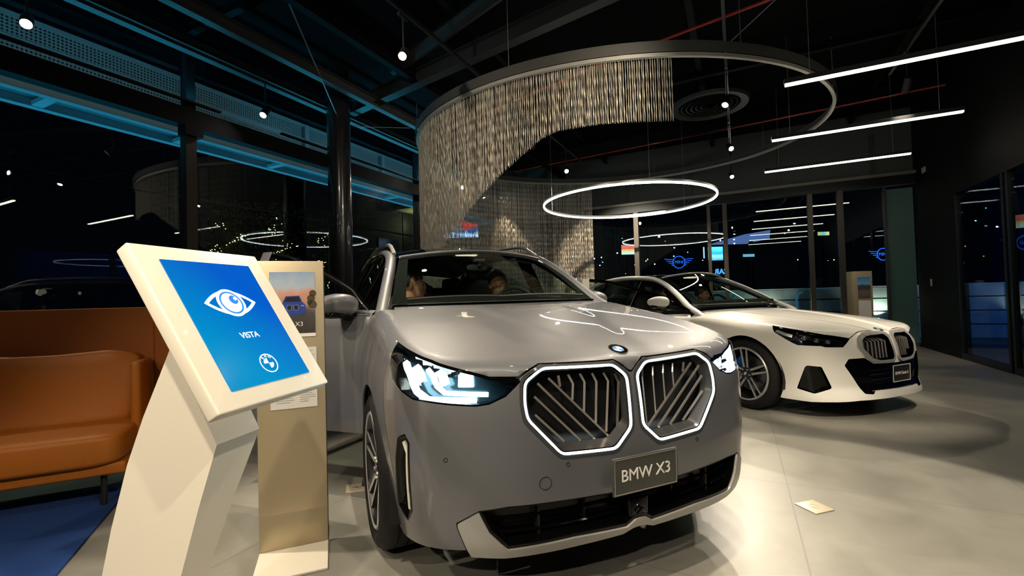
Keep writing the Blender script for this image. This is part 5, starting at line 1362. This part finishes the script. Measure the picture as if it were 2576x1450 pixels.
# added backdrop wall that gives the side doors a navy tone
t=RB('navy_backdrop_wall','added dark blue backdrop wall seen through the right glass doors','building')
bx(9.5,9.8,-4,26,-.06,7).build('facade',mat('navy_backdrop',(.02,.06,.16),.7),t)
l=bpy.data.lights.new('backdrop_fill_light','AREA'); l.size=3; l.energy=260; l.color=(.10,.35,1); o=bpy.data.objects.new('backdrop_fill_light',l); col.objects.link(o); o.parent=t; o.location=(5.2,12,5.5); o.rotation_euler=(0,math.radians(-60),0)  # added blue light for the backdrop wall, without a fixture
q=thing('wall_lamp','up-and-down wall lamp on the added dark blue backdrop wall','outdoor lamp',RW(9.42,17.5,.9),-AL); m=Mb(); m.box((0,0,0),(.10,.10,.25),bev=.01); m.build('body',M_black,q)
m=Mb(); m.box((0,0,.13),(.07,.07,.01)); m.box((0,0,-.13),(.07,.07,.01)); m.build('lens',emat('wall_lamp_face',(1,.9,.65),12),q)
for rx_,zz in ((180,.15),(0,-.15)):
    l=bpy.data.lights.new('wall_light','SPOT'); l.energy=60; l.color=(1,.9,.65); l.spot_size=1.0; o=bpy.data.objects.new('wall_light',l); col.objects.link(o); o.parent=q; o.location=(-.02,0,zz); o.rotation_euler=(math.radians(rx_),0,0)
# trees wrapped in fairy lights
M_leaf=mat('night_leaves',(.035,.05,.012),.7); M_bark=mat('bark',(.04,.03,.02),.8); M_fairy=emat('fairy_bulb',(1.0,.80,.28),7.0)
random.seed(21)
for i,(x,y,h,lab) in enumerate(((-10.5,6.6,3.2,'tree with fairy lights outside, nearest the sofa'),(-11.0,8.3,3.4,'tree with fairy lights outside, left of the round column'),(-11.2,10.2,3.6,'tree with fairy lights outside, right of the round column'))):
    p=RW(x,y); t=thing('tree',lab,'tree',(p[0],p[1],-.06),0,'trees with fairy lights')
    m=Mb(); m.tube([(0,0,0),(.05,0,h*.3),(-.03,.04,h*.6),(0,0,h*.9)],[.12,.10,.07,.02],9); m.build('trunk',M_bark,t)
    m=Mb()
    for j in range(900):
        a=random.uniform(0,6.28); r=min(.78,abs(random.gauss(0,.42))); z=h*random.uniform(.45,1.15); c=Vector((r*math.cos(a),r*math.sin(a),z)); s=.06
        d1=Vector((random.gauss(0,1),random.gauss(0,1),random.gauss(0,1))).normalized()*s; d2=d1.cross(Vector((random.gauss(0,1),random.gauss(0,1),1))).normalized()*s*.5
        m.add([c-d1,c+d2,c+d1,c-d2],[(0,1,2,3)])
    m.build('foliage',M_leaf,t)
    m=Mb()
    for j in range(120):
        z=h*random.uniform(.25,1.0); a=z*9; r=(.13 if z<h*.6 else .13+.3*random.random()); m.box((r*math.cos(a),r*math.sin(a),z),(.013,.013,.013))
    o=m.build('fairy_lights',M_fairy,t); o['kind']='stuff'
# apartment block with balconies
t=RB('apartment_block','dim apartment block with balconies outside beyond the left glass','building')
bx(-24,-17,14,34,-.1,14).build('facade',mat('block_wall',(.012,.014,.02),.8),t)
bx(-17.5,-15.5,20.0,23.2,6.3,6.5).build('balcony',mat('cream_wall',(.30,.28,.18),.7),t); bx(-17.0,-16.95,20.6,21.3,4.0,6.2).build('balcony_door',M_black,t)
for i in range(5):
    for j in range(3): bx(-17.0,-16.96,15+3.6*i,16.6+3.6*i,2.5+3.6*j,4.6+3.6*j).build('dark_window',mat('dim_window',(.02,.03,.045),.2),t)
l=bpy.data.lights.new('balcony_light','POINT'); l.energy=35; l.color=(.9,.85,.4); o=bpy.data.objects.new('balcony_light',l); col.objects.link(o); o.parent=t; o.location=(-16.2,21,5.6)
# ------------------------------------------------------------ outside, back: garden wall, bollards, signs and city lights
t=RB('garden_wall','pale plank garden wall with uplights beyond the back glass','wall')
for j in range(4): bx(-2.5,6,14.6,14.7,-.06+.33*j,.24+.33*j).build('plank',mat('plank_white',(.50,.50,.48),.6),t)
for i,(x,lab) in enumerate(((.62,'warm wall washer lamp on the garden wall, left'),(3.15,'warm wall washer lamp on the garden wall, right behind the small pillar'))):
    q=thing('wall_washer',lab,'outdoor lamp',RW(x,14.45,.35),-AL,'outdoor wall washers'); m=Mb(); m.box((0,0,0),(.10,.10,.12),bev=.01); m.build('body',M_black,q)
    m=Mb(); m.box((0,0,.062),(.07,.07,.005)); m.build('lens',emat('washer_face',(1,.85,.5),14),q)
    l=bpy.data.lights.new('washer_light','SPOT'); l.energy=90; l.color=(1,.85,.55); l.spot_size=2.2; l.spot_blend=.8; o=bpy.data.objects.new('washer_light',l); col.objects.link(o); o.parent=q; o.location=(0,0,.08); o.rotation_euler=(math.radians(180-8),0,0)
M_hoop=mat('hoop_blue_glow',(.35,.5,.6),.3,.6,emit=(.05,.35,.55),es=.35)  # blue light on the hoops put in as a weak glow
for i,(x,lab) in enumerate(((-.15,'blue-lit hoop bollard beyond the back glass, left of the posts'),(1.30,'blue-lit hoop bollard beyond the back glass, next to a window post'))):
    m=Mb(); m.tube([RW(x,13.2,-.06),RW(x,13.2,.95),RW(x+.04,13.2,1.08),RW(x+.12,13.2,1.14)],.022,8); o=m.build('hoop_bollard',M_hoop); tag(o,lab,'bollard','hoop bollards')
# low glass balustrade
m=bx(-2,3.1,12.9,12.92,0,1.19); o=m.build('glass_balustrade',glass('balustrade_glass',(.74,.84,.90),1.5),rz=-AL); tag(o,'low glass balustrade just outside the back glass','balustrade')
m=bx(-2,3.1,12.89,12.93,1.19,1.205); q=m.build('top_rail',mat('blue_glow_rail',(.15,.3,.4),.3,.5,emit=(.02,.15,.25),es=.3)); q.parent=o  # faint blue glow put into the rail, which is no lamp
def at(px,py,d):
    """point at distance d (along the view axis) behind a pixel of the photograph"""
    r=_f+_X*((px-1288)/1150)+_U*((725-py)/1150); return Vector((0,0,CAMH))+r*d
def board(px0,py0,px1,py1,d,name,label,cat,m,th=.3,bezel=True):
    a,b=at(px0,py0,d),at(px1,py1,d); w=abs(b.x-a.x); h=abs(b.z-a.z); c=(a+b)/2
    t=thing(name,label,cat,(c.x,c.y,-.06),0)
    q=Mb(); q.box((0,th/2+.02,c.z+.06),(w+.2,th,h+.2)); q.build('cabinet',M_black,t)
    q=Mb(); q.box((0,0,c.z+.06),(w,.02,h)); s=q.build('lit_face',m,t)
    if c.z-h/2>.3:
        q=Mb(); q.tube([(0,th/2+.05,0),(0,th/2+.05,c.z-h/2)],.12,8); q.build('mast',M_black,t)
    return t,s,w,h,c
def egrad(name,stops,axis,s,noise=4):
    m=grad_mat(name,stops,axis,noise); b=m.node_tree.nodes['Principled BSDF']; r=[n for n in m.node_tree.nodes if n.type=='VALTORGB'][0]
    m.node_tree.links.new(r.outputs[0],b.inputs['Emission Color']); b.inputs['Emission Strength'].default_value=s; b.inputs['Base Color'].default_value=(.01,.01,.01,1)
    for l in list(m.node_tree.links):
        if l.to_socket==b.inputs['Base Color']: m.node_tree.links.remove(l)
    return m
# billboard with a red car, seen through the bead curtain
t,s,w,h,c=board(1112,540,1204,597,26,'billboard','lit billboard with a red car, seen through the bead curtain','billboard',egrad('billboard_blue',[(0,(.55,.75,1)),(.18,(.35,.6,1)),(.25,(.02,.06,.25)),(.6,(.05,.08,.2)),(1,(.01,.02,.08))],2,3.0))
m=Mb(); cz=c.z+.06; X=lambda x,y:(x*w,-.02,cz+y*h)
m.prism([(-.30*w,-.16*h),(-.32*w,.10*h),(-.18*w,.30*h),(.05*w,.34*h),(.2*w,.22*h),(.46*w,.12*h),(.48*w,-.02*h),(.1*w,-.2*h)],'Y',-.04,-.015); m.xf(lambda p:(p[0],p[1],p[2]+cz)); m.build('red_car_print',mat('red_print',(.5,.02,.02),.4,emit=(1,.03,.03),es=1.6),s)
m=Mb(); m.lathe([(0,-.05),(.13*h,-.05),(.22*h,-.06),(.22*h,-.045)],axis='Y',n=24); m.xf(lambda p:(p[0]-.08*w,p[1],p[2]+cz-.10*h)); m.build('wheel_print',mat('grey_print',(.1,.1,.12),.4,emit=(.35,.4,.45),es=1.0),s)
board(1781,622,1819,655,30,'billboard','cyan billboard with a seascape, seen between two window posts','billboard',egrad('billboard_cyan',[(0,(.05,.3,.4)),(.35,(.3,.7,.8)),(.5,(.02,.35,.55)),(1,(.15,.75,1))],2,2.4,8))
board(1563,617,1598,640,34,'billboard','red and white lit billboard far beyond the back glass','billboard',egrad('billboard_red',[(0,(.6,.9,.85)),(.4,(.9,.6,.2)),(.6,(.8,.15,.08)),(1,(.9,.2,.15))],2,1.6,9))
board(1769,622,1781,650,33,'light_box','narrow white light box left of the cyan billboard','sign',emat('pale_box',(.5,.75,1),1.6))
board(1869,640,1898,646,34,'light_box','small cyan light box over a dark shopfront beyond the back glass','sign',emat('cyan_box',(.3,.7,.9),.8))
board(2057,584,2086,592,36,'light_box','yellow-green lit window strip high beyond the back glass','sign',egrad('yellow_box',[(0,(.5,.6,.1)),(.5,(.2,.5,.6)),(1,(.9,.8,.2))],0,1.3,14))
# forecourt roof
a=at(1890,600,40); t=thing('forecourt_roof','pale blue lit forecourt roof beyond the back glass','canopy',(a.x,a.y,-.06))
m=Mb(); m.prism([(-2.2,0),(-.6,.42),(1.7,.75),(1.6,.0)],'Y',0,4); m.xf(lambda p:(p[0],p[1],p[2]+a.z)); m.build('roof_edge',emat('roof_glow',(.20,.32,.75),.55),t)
m=Mb(); m.tube([(1,2,0),(1,2,a.z+.3)],.2,8); m.build('post',M_black,t)
# neon signs
M_neon=emat('blue_neon',(.02,.17,1.0),1.3); M_neonw=emat('pale_neon',(.10,.42,1.0),1.4)
def winged(px,py,d,label,w=1.0):
    c=at(px,py,d); k_=w*d/1150; t=thing('neon_sign',label,'neon sign',(c.x,c.y,-.06),0); z=c.z+.06; m=Mb()
    m.tube([(15*k_*math.cos(q),0,z+15*k_*math.sin(q)) for q in [i*math.pi/16 for i in range(32)]],1.1*k_,6,closed=True)
    for sg in (-1,1):
        for j,(y,x1) in enumerate(((7,38),(2,33),(-3,27),(-8,20))): m.tube([(sg*15*k_,0,z+y*k_),(sg*x1*k_*.95,0,z+(y+1.5)*k_)],.8*k_,6)
    m.build('wings_and_ring',M_neon,t)
    tb=text_mb('MINI',11*k_,.4*k_); tb.xf(lambda p:(p[0],p[2],z+p[1])); tb.build('lettering',M_neon,t)
    m=Mb(); m.box((0,.15,z),(60*k_,.04,3*k_)); m.tube([(0,.2,0),(0,.2,z)],.04,6); m.build('bracket',M_black,t); return t
winged(1708,660,20,'blue neon ring with wings glowing above the white saloon roof'); winged(2222,640,16,'blue neon ring with wings seen beside the teal glass panel',1.0)
c=at(1816,684,20); t=thing('neon_sign','mirror-written pale blue neon letters above the white saloon','neon sign',(c.x,c.y,-.06)); k_=20/1150
tb=text_mb('CAR',18*k_,.8*k_,spacing=1.05,bold=.012); tb.xf(lambda p:(-p[0],p[2],c.z+.06+p[1])); tb.build('lettering',M_neonw,t); m=Mb(); m.box((0,.1,c.z-.10),(42*k_,.03,.04)); m.tube([(0,.1,0),(0,.1,c.z-.1)],.04,6); m.build('bracket',M_black,t)
# distant lamps
def lamps(px,rgb,s,label,gname,r=1.6):
    E_=emat('lamp_'+gname.replace(' ','_'),rgb,s); first=None
    for (x,y,sz) in px:
        d=45; c=at(x,y,d)
        if first is None:
            first=thing('street_lamp',label,'street lamp',(c.x,c.y,-.06),0,gname)
            m=Mb(); m.sphere((0,0,0),.045,8,6); o=m.build('bulb',E_,first); pole=Mb(); pole.tube([(0,0,-22),(0,0,-.05)],.03,5); po_=pole.build('pole',M_black,first); q=first
        else: q=copy_tree(first)
        q.location=(c.x,c.y,c.z); q.scale=(sz,)*3
lamps([(1495,651,1.2),(1513,648,1),(1553,637,1.3),(1516,660,.8),(1580,621,.9),(1631,542,1.0),(1647,665,1),(1695,645,1),(1730,635,.8),(1812,605,1.4),(1790,652,1.3),(1768,655,1),(1605,655,1),(952,563,1.2),(1402,675,1),(1418,690,.8),(1450,702,1),(1458,712,.7),(1440,645,.9),(2245,597,1.2),(2210,640,.5)],(.75,1.0,1.0),14,'small white street lamp glowing in the distant city','distant white street lamps')
lamps([(1629,653,1.2),(1597,667,.8),(2098,654,1.1),(2007,654,1.1),(1574,689,.6)],(1,.30,.06),12,'small orange street lamp glowing in the distant city','distant orange street lamps')
lamps([(1625,657,1.1),(1509,668,1.2),(1609,668,1.2),(1565,600,.7),(2083,656,.6)],(.1,.65,1),12,'small blue street lamp glowing in the distant city','distant blue street lamps')
# small fittings on the right wall
for (y,z,s,lab,nm,cat) in ((11.0,3.35,(.02,.16,.10),'small pale emergency light high on the dark right wall','emergency_light','emergency light'),(10.9,1.25,(.012,.07,.13),'small pale wall switch on the dark right wall','wall_switch','switch')):
    m=Mb(); m.box((0,0,0),s,bev=.004); p=RW(XR-.012,y,z); o=m.build(nm,mat('pale_plastic',(.45,.45,.42),.5),loc=p,rz=-AL); tag(o,lab,cat)
